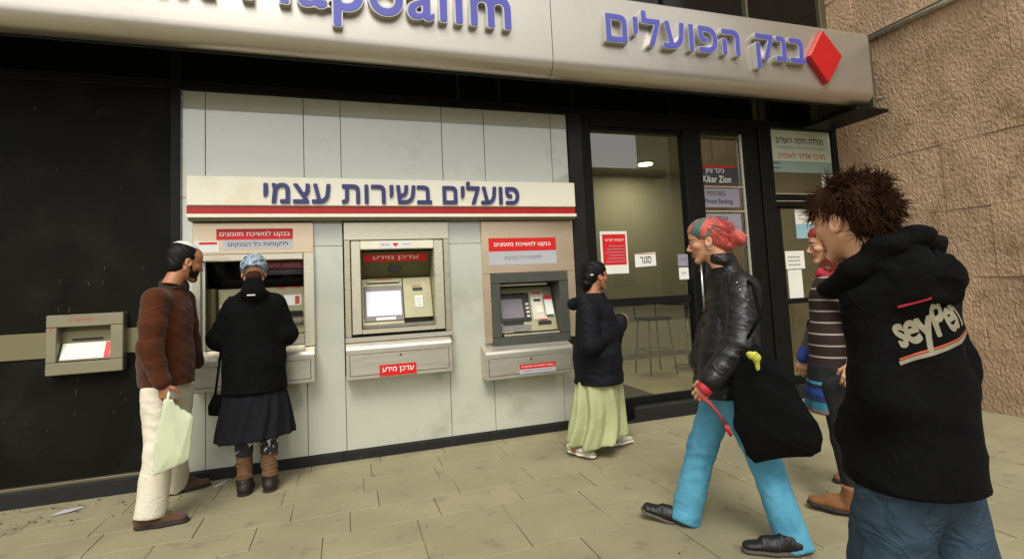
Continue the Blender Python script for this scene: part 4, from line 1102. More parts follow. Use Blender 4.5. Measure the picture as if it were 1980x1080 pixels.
def skirt(name, m, parent, ct, cb, rt, rb, el, lat, n, amp, h=.009, seed=0, tilt=(0, 0), wave=.0):
    """el: front/back over side radius; lat: sideways unit vector"""
    ct, cb = np.array(ct, float), np.array(cb, float); lt = nrm(lat); fw = np.cross([0, 0, 1], lt); r = np.random.default_rng(seed); ph = r.uniform(0, 6.28, 5)
    def f(P):
        t = np.clip((ct[2] - P[:, 2]) / (ct[2] - cb[2]), 0, 1); c_ = ct[None] + (cb - ct)[None] * t[:, None]; q = P - c_
        X, Y = q @ lt, (q @ fw) / el; rr = np.hypot(X, Y); th = np.arctan2(Y, X)
        R0 = rt + (rb - rt) * t ** .85
        tw = th + .15 * np.sin(P[:, 2] * 9 + ph[2])
        pl = np.sin(n * tw + ph[0] + .8 * np.sin(2 * th + ph[1])) + .5 * np.sin((n * 1.7) // 1 * tw + ph[3])
        d = (rr - R0 - amp * t ** .6 * pl) * .85
        zb = cb[2] + tilt[0] * X + tilt[1] * Y + wave * np.sin(3 * th + ph[4])
        return np.maximum(np.maximum(d, P[:, 2] - ct[2]), zb - P[:, 2]).astype(np.float32)
    lo, hi = bounds([ct + [rt, rt, 0], ct - [rt, rt, 0], cb + [rb, rb, 0], cb - [rb, rb, 0]], .05); lo[2] -= .05
    return solid(name, f, lo, hi, h, m, parent, 1)

# ------------------------------------------------------------ man in the brown sweater
mat('sweater_brown', '48220c', .95, 0, .22, 9, sheen=.12, spec=.2, bump=.5, bscale=160, wr=(6, .007, (1, 1, 1.6)))
mat('collar_dark', '2a1a10', .9, 0, .1, 9)
mat('chinos', 'd0c8b3', .85, 0, .08, 6, spec=.2, bump=.25, bscale=220, wr=(8, .006, (1, 1, 1.6)), dirt=('9e9070', .6, .9), dscale=7)
mat('suede_brown', '4e331d', .9, 0, .25, 14, sheen=.2, bump=.4, bscale=90); mat('sole_dark', '241d17', .8, 0, .2, 20)
mat('kippah_knit', 'd8d4cc', .9, 0, .3, 70, bump=.6, bscale=90)
J = dict(neck=(-1.036, -0.560, 1.438), chest=(-1.081, -0.560, 1.197), waist=(-1.083, -0.550, 0.967), pelvis=(-1.091, -0.540, 0.786),
         shR=(-1.095, -0.730, 1.333), elR=(-1.102, -0.790, 1.042), wrR=(-1.034, -0.800, 0.833), shL=(-1.030, -0.400, 1.325), elL=(-1.002, -0.360, 1.025), wrL=(-0.982, -0.260, 0.889),
         hipR=(-1.107, -0.620, 0.754), hipL=(-1.048, -0.460, 0.725), knR=(-1.079, -0.690, 0.430), knL=(-1.091, -0.340, 0.395),
         anR=(-1.105, -0.740, 0.098), toR=(-0.951, -0.740, 0.002), anL=(-1.133, -0.180, 0.079), toL=(-0.996, -0.130, 0.006))
man = person(-1.03, -.5, 'bearded man in skullcap, brown sweater and cream trousers, holding a pale bag')
hd = head_fn((-0.981, -0.560, 1.571), (math.sin(math.radians(55)), math.cos(math.radians(55)), -.22), (0, 0, 1), 1.0, 1.05)
hf = hand_fn(J['wrR'], (.22, .0, -1), (.35, .9, 0), 1, .9, .95)
body(man, J, hd, [hf], 'skin_tan')
top('sweater', J, 'sweater_brown', man, .165, .165, .165, (-1.082, -0.550, 0.797), .86, (.078, .066, .048), .95, .065, amp=.0055, w=(10, 8, 30))
solid('collar', inter(cut(cap(hd.world(-.05, 0, -.15), np.array(J['neck']) - [0, 0, .03], .066, .082), cap(hd.world(-.03, 0, -.10), J['neck'], .054, .06), .004), plane(hd.world(-.04, 0, -.135), hd.world(-.04, 0, -.1) - np.array(J['neck'])), .004),
      *bounds([J['neck']], .14), .006, 'collar_dark', man)
trousers('trousers', J, 'chinos', man, .142, .098, .080, .084, (.035, .04), amp=.0045, w=(24, 20, 26))
shoe(man, ((-1.198, -0.740, 0.006)[0], -.74, 0), ((-0.907, -0.740, -0.005)[0], -.74, 0), 'suede_brown', 'sole_dark', 1, .050, .085)
shoe(man, (-1.19, -.20, 0), (-.93, -.11, 0), 'suede_brown', 'sole_dark', 1, .050, .085)
def hair_cap(hd, grow=1.06, cutp=None, back=.0):
    f = ell(A3([-.014 - back, 0, .036]), np.array([.100 + back, .079, .090]) * grow)
    f = union([f, ell(A3([-.05 - back, 0, -.03]), A3([.055, .062, .06]) * grow)], .03)
    def g_(P): return f(hd.loc(P)) * hd.sc
    return g_
def locp(hd, a, n): # plane in head coordinates
    a = hd.world(*a); n = hd.world(*n) - hd.c; return plane(a, n)
hf_ = hair_cap(hd, 1.025)
hf_ = cut(hf_, lambda P: -(lambda q: np.maximum(.045 - q[:, 0] + .0 * q[:, 2] - np.maximum(0, q[:, 2] - .02) * .9, -1))(hd.loc(P)) * -1 if False else ((lambda q: np.maximum(q[:, 2] - .058, 0) * 1.0 - (q[:, 0] - .038))(hd.loc(P))).astype(np.float32), .008)
hf_ = cut(hf_, (lambda P: np.sqrt((((hd.loc(P) - A3([.005, 0, -.02])) * A3([1, .0, 1])) ** 2).sum(1)) - .034), .006)
hair = solid('hair', fold(hf_, .002, (60, 60, 60), 4), *bounds([hd.c], .17), .006, 'hair_black', man)
bd = union([ell(A3([.050, .040, -.062]), A3([.036, .020, .038])), ell(A3([.050, -.040, -.062]), A3([.036, .020, .038])), ell(A3([.072, 0, -.098]), A3([.026, .032, .026])), cap(A3([.012, .063, -.01]), A3([.03, .056, -.07]), .011, .014), cap(A3([.012, -.063, -.01]), A3([.03, -.056, -.07]), .011, .014), cap(A3([.094, -.018, -.050]), A3([.094, .018, -.050]), .005)], .012)
solid('beard', fold(lambda P: bd(hd.loc(P)), .0022, (90, 90, 90), 6), *bounds([hd.world(.05, 0, -.06)], .11), .005, 'hair_black', man)
kp = inter(cut(ell(A3([-.018, 0, .036]), A3([.110, .088, .101])), ell(A3([-.018, 0, .036]), A3([.104, .082, .095])), .001), lambda P: (.098 - P[:, 2] - .15 * P[:, 0]).astype(np.float32), .001)
solid('skullcap', lambda P: kp(hd.loc(P)), *bounds([hd.c], .16), .0045, 'kippah_knit', man)
# bag in his hand
mat('bag_plastic', 'c3c9a8', .45, 0, .07, 5, spec=.5, sss=.0, coat=.2); mat('bag_lime', 'b3bd88', .5, 0, .07, 5)
mat('bag_white', 'cfcfc6', .45, 0, .05, 5)
bag = thing('plastic_bag', 'pale green and white plastic carrier bag hanging from the man\'s hand', 'bag', (-0.987, -0.860, 0.517))
e1 = (.97, .24, 0); e2 = (0, 0, 1); p0 = (-0.985, -0.870, 0.726)
poly = [(-.02, .03), (.025, .03), (.13, -.10), (.11, -.34), (.03, -.37), (-.075, -.41), (-.07, -.28), (-.05, -.12)]
def bagparts():
    card(None, poly, p0, e1, e2, .006, .022, 'bag_body', 'bag_plastic', bag, .007, (.007, (24, 10, 9), 5))
bagparts()
tube('bag_handle', 'bag_white', bag, [np.array(p0) + [-.005, .0, .0], np.array(p0) + [.0, .02, .06], np.array(p0) + [.02, .03, .02]], .010)

# ------------------------------------------------------------ woman in the black coat
mat('coat_black', '09090a', .9, 0, .3, 10, spec=.12, bump=.4, bscale=200, wr=(6, .010, (1, 1, .6)))
mat('skirt_charcoal', '17171b', .9, 0, .15, 20, spec=.15, bump=.3, bscale=250)
mat('boot_dark', '21150b', .55, 0, .3, 14, bump=.3); mat('boot_tan', '5f4327', .8, 0, .2, 12, bump=.4, bscale=80)
J = dict(neck=(-0.604, -0.360, 1.409), chest=(-0.603, -0.360, 1.139), waist=(-0.601, -0.360, 0.903), pelvis=(-0.599, -0.360, 0.717),
         shL=(-0.730, -0.360, 1.244), shR=(-0.468, -0.360, 1.258), elL=(-0.824, -0.330, 1.044), elR=(-0.401, -0.330, 1.049), wrL=(-0.772, -0.130, 1.024), wrR=(-0.482, -0.130, 1.021),
         hipL=(-0.668, -0.360, 0.625), hipR=(-0.524, -0.360, 0.616), knL=(-0.667, -0.380, 0.314), knR=(-0.511, -0.380, 0.311), anL=(-0.660, -0.410, 0.065), anR=(-0.503, -0.410, 0.057),
         toL=(-0.680, -0.270, -0.032), toR=(-0.515, -0.270, -0.052))
wm = person(-.56, -.38, 'woman from behind in long black coat and patterned headscarf')
hd = head_fn((-0.602, -0.350, 1.497), (-.12, 1, -.30), (0, 0, 1), .96)
body(wm, J, hd, [hand_fn(J['wrL'], (.1, 1, .1), (0, 0, -1), 1), hand_fn(J['wrR'], (-.1, 1, .1), (0, 0, -1), -1)], 'skin')
top('coat', J, 'coat_black', wm, .185, .195, .215, (-0.600, -0.360, 0.671), .72, (.082, .078, .055), .92, .07, amp=.006, w=(18, 10, 16), extra=[cap(hd.world(-.045, 0, -.105), hd.world(-.05, 0, -.17), .064, .085)], ncut=.075)
solid('hair', cut(lambda P: union([ell(A3([-.055, 0, -.045]), A3([.050, .058, .05]))], .01)(hd.loc(P)), plane(hd.world(0, 0, .02), hd.R[2]), .002) if False else (lambda P: ell(A3([-.052, 0, -.05]), A3([.052, .056, .05]))(hd.loc(P))), *bounds([hd.world(-.05, 0, -.05)], .09), .006, 'hair_brown', wm)
box('coat_label', 'sticker_white', wm, -.615, -.565, -.555, -.549, 1.335, 1.343, 0)
skirt('skirt', 'skirt_charcoal', wm, (-0.599, -0.360, 0.742), (-0.589, -0.360, 0.361), .180, .255, .72, (1, 0, 0), 13, .011, seed=3, tilt=(.06, 0))
mtl = mat('tights', '101014', .8, 0, 0); n_ = mtl.node_tree; vz = n_.nodes.new('ShaderNodeTexVoronoi'); vz.inputs['Scale'].default_value = 34; vz.feature = 'DISTANCE_TO_EDGE'
rp_ = n_.nodes.new('ShaderNodeValToRGB'); rp_.color_ramp.elements[0].color = (.02, .02, .025, 1); rp_.color_ramp.elements[1].color = (.6, .6, .6, 1); rp_.color_ramp.elements[0].position = .72; rp_.color_ramp.elements[1].position = .76
tc_ = n_.nodes.new('ShaderNodeTexCoord'); n_.links.new(tc_.outputs['Object'], vz.inputs['Vector']); vz.feature = 'F1'; n_.links.new(vz.outputs['Distance'], rp_.inputs[0]); n_.links.new(rp_.outputs[0], n_.nodes['Principled BSDF'].inputs['Base Color'])
for q in 'LR':
    k_, a_ = np.array(J['kn' + q]), np.array(J['an' + q])
    solid('stocking', inter(cap(k_ + [0, 0, .14], a_, .062, .05), plane(k_ - [0, 0, .06], [0, 0, -1]), .003), *bounds([k_ + [0, 0, .14], k_ - [0, 0, .08]], .08), .009, 'tights', wm)
    zb = k_[2] - .015; xb = a_ * .0 + np.array([a_[0], a_[1], 0])
    f = union([cap(np.array([k_[0], k_[1], zb]), xb + [0, 0, .09], .056, .052), cap(xb + [0, .0, .045], xb + [.0, .14, .035], .042, .038, (0, 0, 1), .8), cap(xb + [0, -.02, .04], xb + [0, .0, .06], .043, .045)], .02)
    f = inter(f, plane([0, 0, zb - .005], [0, 0, 1]), .004)
    f = fold(f, .0085, (8, 8, 130), 7, lambda P: np.clip((.245 - np.abs(P[:, 2] - .18) * 1.9) * 6, 0, 1))
    f = inter(f, plane([0, 0, .002], [0, 0, -1]), .002)
    P_, F_ = snet('boot', f, *bounds([xb, k_], .10), .0075, 0)
    zc_ = P_[F_].mean(1)[:, 2]; mi = np.where((zc_ < .25) & (zc_ > .105), 1, 0)
    bt_ = to_mesh('boot', P_, F_, ['boot_dark', 'boot_tan'], wm, mi)
    solid('sole', inter(inter(cap(xb + [0, -.01, .006], xb + [0, .15, .006], .046, .042), plane([0, 0, .016], [0, 0, 1]), .001), plane([0, 0, 0], [0, 0, -1]), .001), *bounds([xb, xb + [0, .15, 0]], .06), .007, 'sole_dark', bt_)
ms = mat('headscarf', '8d97a6', .8, 0, 0); n_ = ms.node_tree; vz = n_.nodes.new('ShaderNodeTexNoise'); vz.inputs['Scale'].default_value = 30; vz.inputs['Detail'].default_value = 3; vz.inputs['Distortion'].default_value = .8
rp_ = n_.nodes.new('ShaderNodeValToRGB'); rp_.color_ramp.interpolation = 'CONSTANT'; e = rp_.color_ramp.elements; e[0].color = (*L('3c4a66'), 1); e[1].position = .43; e[1].color = (*L('8fa0a8'), 1)
for ps, cc in ((.49, '6f7f9a'), (.54, 'b9bcc0'), (.60, '4d7f86'), (.65, 'a9a2b4')): x_ = e.new(ps); x_.color = (*L(cc), 1)
tc_ = n_.nodes.new('ShaderNodeTexCoord'); n_.links.new(tc_.outputs['Object'], vz.inputs['Vector']); n_.links.new(vz.outputs[0], rp_.inputs[0]); n_.links.new(rp_.outputs[0], n_.nodes['Principled BSDF'].inputs['Base Color'])
sc_ = union([ell(A3([-.014, 0, .040]), A3([.108, .088, .093])), ell(A3([-.075, 0, .0]), A3([.048, .055, .045]))], .03)
sc_ = cut(sc_, lambda P: (.052 - P[:, 0] + np.maximum(0, P[:, 2] - .05) * .8).astype(np.float32) * 1 if False else (-(P[:, 0] - .06 - np.maximum(0, P[:, 2] - .05) * .9)).astype(np.float32), .006)
sc_ = inter(sc_, lambda P: (-.022 - P[:, 2] - .3 * P[:, 0]).astype(np.float32), .006)
solid('headscarf', fold(lambda P: sc_(hd.loc(P) * .94) * .96, .0028, (40, 30, 70), 9), *bounds([hd.c], .16), .0055, 'headscarf', wm)
hb = thing('handbag', 'black handbag hanging at the left hip of the woman in black', 'bag', (-0.853, -0.300, 0.581))
card(None, [(-.05, -.06), (.05, -.08), (.055, .06), (-.02, .08), (-.055, .0)], (-0.847, -0.300, 0.587), (1, 0, 0), (0, 0, 1), .02, .03, 'bag_body', 'coat_black', hb, .009)
tube('strap', 'coat_black', hb, [(-0.859, -0.300, 0.652), (-0.837, -0.280, 0.879), (-0.817, -0.250, 1.092)], .008)

# ------------------------------------------------------------ woman in the green skirt
mat('jacket_navy', '0e0e14', .75, 0, .25, 9, spec=.2, bump=.4, bscale=120, wr=(7, .008, (1, 1, 1.5)))
mat('skirt_green', 'a4a77a', .85, 0, .07, 7, spec=.2, bump=.2, bscale=200, wr=(6, .010, (1, 1, .4)))
mat('sneaker_white', 'bdb6a2', .6, 0, .12, 14, bump=.2); mat('sole_white', 'cfc9b8', .6, 0, .1, 10)
J = dict(neck=(1.907, -0.700, 1.216), chest=(1.902, -0.700, 0.991), waist=(1.900, -0.700, 0.748), pelvis=(1.896, -0.700, 0.547),
         shR=(1.770, -0.850, 1.094), elR=(1.747, -0.900, 0.859), wrR=(1.997, -0.780, 0.929), shL=(2.052, -0.550, 1.089), elL=(2.139, -0.500, 0.813), wrL=(2.117, -0.660, 0.954),
         hipR=(1.829, -0.760, 0.485), hipL=(1.963, -0.630, 0.448), knR=(1.771, -0.760, 0.258), knL=(2.013, -0.620, 0.216), anR=(1.670, -0.700, 0.063), anL=(2.039, -0.630, 0.061),
         toR=(1.757, -0.800, 0.021), toL=(2.184, -0.600, 0.005))
ws = person(1.9, -.7, 'woman in dark hooded jacket, long pale green skirt and white sneakers')
hd = head_fn((1.922, -0.700, 1.364), (1, .12, 0), (0, 0, 1), .93)
body(ws, J, hd, [hand_fn(J['wrR'], (.6, .3, .5), (0, .6, .3), 1, 1.2, .9), hand_fn(J['wrL'], (.5, -.2, .6), (0, -.6, .3), -1, 1.2, .9)], 'skin_tan')
hoodf = union([cap((1.705, -0.720, 1.154), (1.757, -0.800, 1.184), .040, .045), cap((1.757, -0.800, 1.184), (1.896, -0.800, 1.145), .045, .026), cap((1.705, -0.720, 1.154), (1.839, -0.600, 1.177), .040, .04)], .03)
top('jacket', J, 'jacket_navy', ws, .170, .192, .200, (1.899, -0.700, 0.535), .92, (.082, .076, .060), 1.35, .07, amp=.006, w=(14, 14, 36), extra=[hoodf, cap(J['neck'], np.array(J['neck']) - [0, 0, .04], .07, .09)])
skirt('skirt', 'skirt_green', ws, (1.904, -0.700, 0.599), (1.845, -0.700, 0.109), .175, .228, .86, (.95, .3, 0), 8, .030, seed=8, tilt=(.10, 0), wave=.012)
shoe(ws, (1.634, -0.620, 0.018), (1.766, -0.840, 0.009), 'sneaker_white', 'sole_white', .9, .044, .07)
shoe(ws, (1.960, -0.640, 0.010), (2.228, -0.600, 0.007), 'sneaker_white', 'sole_white', .9, .044, .07)
hc = union([ell(A3([-.022, 0, .036]), A3([.108, .084, .098])), ell(A3([.026, 0, .060]), A3([.071, .073, .066])), ell(A3([-.085, .0, -.02]), A3([.062, .065, .075])), ell(A3([-.10, 0, -.075]), A3([.048, .05, .05]))], .03)
hc = cut(hc, lambda P: (-(P[:, 0] - .062 - np.maximum(0, P[:, 2] - .035) * 1.1)).astype(np.float32), .008)
hc = cut(hc, lambda P: np.maximum(P[:, 2] - .0, -.018 - P[:, 0]).astype(np.float32), .008)
hr = solid('hair', fold(lambda P: hc(hd.loc(P)) * .93, .005, (50, 50, 30), 9), *bounds([hd.world(-.03, 0, 0)], .18), .006, 'hair_black', ws)
strands('loose_hair', 'hair_black', hr, hd, 1.02, 160, .10, .0045, lambda p, v: np.array([-1, 0, -.6]), 4, .5, 1.2, region=lambda p: p[0] < .02)
o = solid('hair_tie', inter(ell(A3([-.080, -.035, .022]), A3([.013, .013, .013])), lambda P: P[:, 0] * 0 - 1, .001) if False else (lambda P: ell(A3([-.080, -.070, .012]), A3([.014, .012, .008]))(hd.loc(P))), *bounds([hd.world(-.08, -.07, .012)], .03), .003, 'print_white', ws)
hb = thing('handbag', 'black handbag hanging beside the pale green skirt', 'bag', (2.189, -0.600, 0.273))
card(None, [(-.06, -.09), (.055, -.07), (.06, .05), (.01, .09), (-.05, .08)], (2.219, -0.580, 0.257), (.95, .3, 0), (0, 0, 1), .02, .035, 'bag_body', 'coat_black', hb, .008, (.004, (10, 10, 30), 3))
tube('strap', 'coat_black', hb, [(2.179, -0.560, 0.341), (2.175, -0.560, 0.561), (2.150, -0.550, 0.817)], .009)

# ------------------------------------------------------------ girl with coloured hair
mat('leather_black', '0e0e0d', .42, 0, .3, 10, spec=.45, bump=.5, bscale=60, wr=(7, .008, (1, 1, 1.2)))
mat('denim_turquoise', '5596b0', .85, 0, .10, 10, spec=.2, bump=.4, bscale=160, wr=(6, .006, (1, 1, 1.8)), dirt=('1f6076', .5, .85), dscale=6)
mat('shoe_black', '0e0e0d', .5, 0, .2, 20, bump=.3); mat('sole_grey', '4c4538', .7, 0, .2, 20)
mat('leash_red', 'b02030', .6, 0, .1, 9); mat('yellow_cloth', 'b0b040', .7, 0, .15, 20, bump=.3)
mat('canvas_black', '070708', .85, 0, .2, 9, spec=.12, bump=.3, bscale=140, wr=(4, .01, (1, 1, 1)))
J = dict(neck=(1.959, -2.120, 1.380), chest=(2.013, -2.120, 1.153), waist=(1.958, -2.120, 0.935), pelvis=(1.919, -2.120, 0.740),
         shL=(1.967, -2.250, 1.244), elL=(1.848, -2.340, 0.991), wrL=(1.687, -2.300, 0.811), shR=(2.103, -1.970, 1.255), elR=(2.059, -1.860, 0.983), wrR=(1.965, -1.860, 0.826),
         hipL=(1.906, -2.200, 0.710), knL=(2.004, -2.270, 0.372), anL=(2.025, -2.380, 0.052), toL=(1.806, -2.340, 0.010),
         hipR=(1.953, -2.050, 0.691), knR=(1.854, -1.980, 0.397), anR=(1.746, -1.950, 0.054), toR=(1.566, -1.850, 0.069))
gl = person(1.85, -2.1, 'young woman with red and green hair, leather jacket and turquoise trousers')
hd = head_fn((1.880, -2.120, 1.511), (math.sin(math.radians(-48)), math.cos(math.radians(-48)), -.12), (0, 0, 1), .97, .95)
hl = hand_fn(J['wrL'], (-.55, .25, -.65), (.5, .5, -.2), -1, 1.25, .9)
body(gl, J, hd, [hl], 'skin')
top('leather_jacket', J, 'leather_black', gl, .160, .165, .165, (1.895, -2.120, 0.697), .88, (.088, .076, .058), .97, .062, amp=.006, w=(14, 14, 34), seed=4, extra=[cap(hd.world(-.045, 0, -.115), np.array(J['neck']) - [0, 0, .05], .066, .09), cap(J['shL'], np.array(J['neck']) - [0, 0, .01], .064, .066), cap(J['shR'], np.array(J['neck']) - [0, 0, .01], .064, .066)], ncut=.06)
bm = bmesh.new(); rs_ = random.Random(3)
for a_, b_, n2 in (((1.762, -2.360, 1.303), (1.881, -2.370, 1.285), 6), ((1.828, -2.370, 1.280), (1.810, -2.390, 1.188), 4)):
    for i in range(n2):
        p = Vector(a_).lerp(Vector(b_), i / (n2 - 1)); bmesh.ops.create_icosphere(bm, subdivisions=1, radius=.005, matrix=Matrix.Translation(p))
bm.free()
trousers('trousers', J, 'denim_turquoise', gl, .140, .096, .076, .080, (.06, .045), amp=.0032, w=(22, 22, 40), seed=6)
shoe(gl, (1.784, -1.970, -0.031), (1.550, -1.800, 0.044), 'shoe_black', 'sole_grey', .95, .048, .07, up=(-.2, -.1, 1))
shoe(gl, ((2.038, -2.430, -0.032)[0], -2.44, .0), ((1.793, -2.320, 0.003)[0], -2.30, .0), 'shoe_black', 'sole_grey', .95, .048, .07)
mh = mat('hair_coral', 'b04438', .6, 0, .25, 22, sheen=.2, bump=.4, bscale=110)
mat('hair_green', '35584a', .6, 0, .3, 22, sheen=.2, bump=.4, bscale=110); mat('hair_orange', 'a84a24', .6, 0, .3, 22, bump=.4, bscale=110)
hc = union([ell(A3([-.014, 0, .037]), A3([.104, .0825, .094])), ell(A3([.026, 0, .060]), A3([.070, .072, .064])), ell(A3([-.06, 0, -.01]), A3([.052, .06, .05]))], .03)
hc = cut(hc, lambda P: (-(P[:, 0] - .062 - np.maximum(0, P[:, 2] - .035) * 1.2)).astype(np.float32), .006)
hc = cut(hc, lambda P: np.maximum(P[:, 2] - .006, -.022 - P[:, 0]).astype(np.float32), .008)
P_, F_ = snet('hair', fold(lambda P: hc(hd.loc(P)) * .97, .0022, (30, 90, 60), 5), *bounds([hd.c], .17), .0045, 0)
q = hd.loc(P_[F_].mean(1)); st = np.sin(q[:, 0] * 60 + q[:, 2] * 45 + 2 * np.sin(q[:, 1] * 40) + 1.0); mi = np.where((q[:, 0] + .35 * q[:, 2] > .040) & (q[:, 0] > .0), 1, 0)
mi[(st > .72) & (q[:, 0] > -.06)] = 1; mi[(st < -.55) & (q[:, 0] > .02) & (q[:, 2] > .06)] = 0; mi[(q[:, 0] > .045) & (q[:, 2] > .1)] = 1
hr = to_mesh('hair', P_, F_, ['hair_coral', 'hair_green'], gl, mi)
hb_ = union([ell(A3([-.122, 0, .0]), A3([.042, .044, .042])), ell(A3([-.155, .01, -.015]), A3([.042, .044, .046])), ell(A3([-.10, 0, -.045]), A3([.03, .035, .03]))], .015)
solid('hair_bun', fold(lambda P: hb_(hd.loc(P)), .006, (70, 70, 70), 12), *bounds([hd.world(-.13, 0, -.02)], .10), .005, 'hair_coral', hr)
strands('loose_hair', 'hair_coral', hr, hd, 1.04, 220, .07, .003, lambda p, v: np.array([-1, 0, -.25 - p[2] * 3]), 5, .25, .6, region=lambda p: p[0] < .0 and p[2] > -.02)
# hoop earring
pts = [hd.world(.004 + .017 * math.cos(t_), .083, -.058 + .017 * math.sin(t_)) for t_ in [2 * math.pi * k / 16 for k in range(17)]]
tube('earring', 'chrome', gl, pts, .0018, 6)
gw = np.array(J['wrL'])
solid('wrist_band', cut(cap(gw + [.03, 0, .035], gw + [-.03, .01, -.03], .042, .040), cap(gw + [.05, 0, .06], gw + [-.05, .02, -.05], .030, .029), .002), *bounds([gw], .10), .006, 'leash_red', gl)
for i, (a_, b_) in enumerate(((.0, .0), (.035, -.01), (.07, -.03))):
    p = np.array((1.834, -2.360, 1.285)); bm = bmesh.new(); bmesh.ops.create_icosphere(bm, subdivisions=2, radius=.006, matrix=Matrix.Translation(p + [a_ * .3, -.003 - a_ * .15, -a_])); link('stud', bm_mesh(bm, 'stud', True), 'chrome', gl)
ls = thing('red_leash', 'red cord dangling from the hand of the young woman with coloured hair', 'leash', (1.646, -2.360, 0.700))
tube('cord', 'leash_red', ls, [(1.570, -2.360, 0.768), (1.594, -2.400, 0.742), (1.624, -2.420, 0.692), (1.657, -2.420, 0.637)], .0055, 8)
tube('clip', 'leash_red', ls, [(1.654, -2.420, 0.641), (1.669, -2.420, 0.612), (1.684, -2.420, 0.587)], [.008, .011, .007], 8)
sb = thing('shoulder_bag', 'big black cloth shoulder bag at the hip of the young woman with coloured hair', 'bag', (1.890, -2.450, 0.666))
W2 = lambda px, pz: (px, pz)
b0 = np.array((1.905, -2.440, 0.710)); e1 = (.82, -.57, 0)
def bp_(x_, z_): return (x_, z_)
poly = [(-.150, .26), (-.10, .31), (-.05, .30), (.02, .24), (.09, .14), (.185, -.07), (.21, -.15), (.20, -.21), (.15, -.235), (.03, -.25), (-.09, -.275), (-.13, -.24), (-.165, -.13), (-.175, .05)]
card(None, poly, b0, e1, (0, 0, 1), .015, .045, 'bag_body', 'canvas_black', sb, .009, (.009, (12, 12, 10), 9))
tube('strap', 'canvas_black', sb, [b0 + np.array([-.09, .04, .28]), (1.877, -2.450, 1.124), (1.921, -2.370, 1.271), (1.981, -2.220, 1.319)], .009, 8)
yc = thing('yellow_cloth', 'bunched yellow cloth sticking out of the black shoulder bag', 'cloth', (1.799, -2.480, 0.929))
pc = [(1.754, -2.500, 0.961), (1.778, -2.510, 0.941), (1.787, -2.510, 0.894), (1.776, -2.500, 0.945)]
solid('cloth_bunch', fold(union([cap(pc[0], pc[1], .019, .022), cap(pc[1], pc[2], .020, .010)], .008), .005, (70, 20, 60), 3), *bounds(pc, .05), .0045, 'yellow_cloth', yc)

# ------------------------------------------------------------ red haired woman
mk = mat('knit_striped', '2b1811', .9, 0, 0, bump=.3); n_ = mk.node_tree; tc_ = n_.nodes.new('ShaderNodeTexCoord'); sp = n_.nodes.new('ShaderNodeSeparateXYZ'); n_.links.new(tc_.outputs['Object'], sp.inputs[0])
def zband(nt_, src, freq, thr, ca, cb):
    a = nt_.nodes.new('ShaderNodeMath'); a.operation = 'MULTIPLY'; a.inputs[1].default_value = freq; nt_.links.new(src, a.inputs[0])
    b_ = nt_.nodes.new('ShaderNodeMath'); b_.operation = 'FRACT'; nt_.links.new(a.outputs[0], b_.inputs[0])
    c_ = nt_.nodes.new('ShaderNodeMath'); c_.operation = 'GREATER_THAN'; c_.inputs[1].default_value = thr; nt_.links.new(b_.outputs[0], c_.inputs[0])
    mx = nt_.nodes.new('ShaderNodeMix'); mx.data_type = 'RGBA'; mx.inputs[6].default_value = (*L(ca), 1); mx.inputs[7].default_value = (*L(cb), 1); nt_.links.new(c_.outputs[0], mx.inputs[0]); return mx.outputs[2]
n_.links.new(zband(n_, sp.outputs[2], 15.5, .86, '2c1710', 'a59c90'), n_.nodes['Principled BSDF'].inputs['Base Color'])
mk = mat('skirt_striped', '101014', .85, 0, 0); n_ = mk.node_tree; tc_ = n_.nodes.new('ShaderNodeTexCoord'); sp = n_.nodes.new('ShaderNodeSeparateXYZ'); n_.links.new(tc_.outputs['Object'], sp.inputs[0])
rp_ = n_.nodes.new('ShaderNodeValToRGB'); rp_.color_ramp.interpolation = 'CONSTANT'; e = rp_.color_ramp.elements; e[0].color = (*L('121216'), 1); e[1].position = .999; e[1].color = (*L('121216'), 1)
mr = n_.nodes.new('ShaderNodeMapRange'); mr.inputs[1].default_value = .45; mr.inputs[2].default_value = .85; n_.links.new(sp.outputs[2], mr.inputs[0]); n_.links.new(mr.outputs[0], rp_.inputs[0])
for ps, cc in ((.14, '6b5a50'), (.24, '2c6a80'), (.34, '142a52'), (.44, '1f3f90'), (.52, '142030'), (.58, '3f8fb0'), (.62, '111114')): x_ = e.new(ps); x_.color = (*L(cc), 1)
n_.links.new(rp_.outputs[0], n_.nodes['Principled BSDF'].inputs['Base Color'])
mat('cardigan_grey', '4a4a48', .95, 0, .25, 30, bump=.6, bscale=110); mat('leggings', '141316', .85, 0, .2, 20)
mat('boot_ochre', '7a4d26', .85, 0, .2, 12, sheen=.1, bump=.3, bscale=70); mat('hair_red', '8a3018', .5, 0, .3, 25, bump=.4, bscale=110); mat('cuff_blue', '24408a', .8, 0, .2, 20)
J = dict(neck=(2.753, -2.100, 1.313), chest=(2.721, -2.100, 1.113), waist=(2.705, -2.100, 0.924), pelvis=(2.686, -2.100, 0.702),
         shL=(2.635, -2.240, 1.199), elL=(2.701, -2.300, 1.006), wrL=(2.563, -2.330, 0.817), shR=(2.845, -1.960, 1.205), elR=(2.856, -1.880, 0.960), wrR=(2.727, -1.880, 0.792),
         hipL=(2.625, -2.180, 0.663), knL=(2.612, -2.200, 0.387), anL=(2.621, -2.220, 0.115), toL=(2.474, -2.120, 0.034), hipR=(2.725, -2.040, 0.644), knR=(2.90, -2.05, .47), anR=(3.06, -2.02, .09), toR=(2.95, -1.88, .03))
rw = person(2.6, -2.1, 'red haired woman in striped top and ochre boots, half hidden by the boy')
hd = head_fn((2.749, -2.100, 1.476), (math.sin(math.radians(-50)), math.cos(math.radians(-50)), -.05), (0, 0, 1), .95, .93)
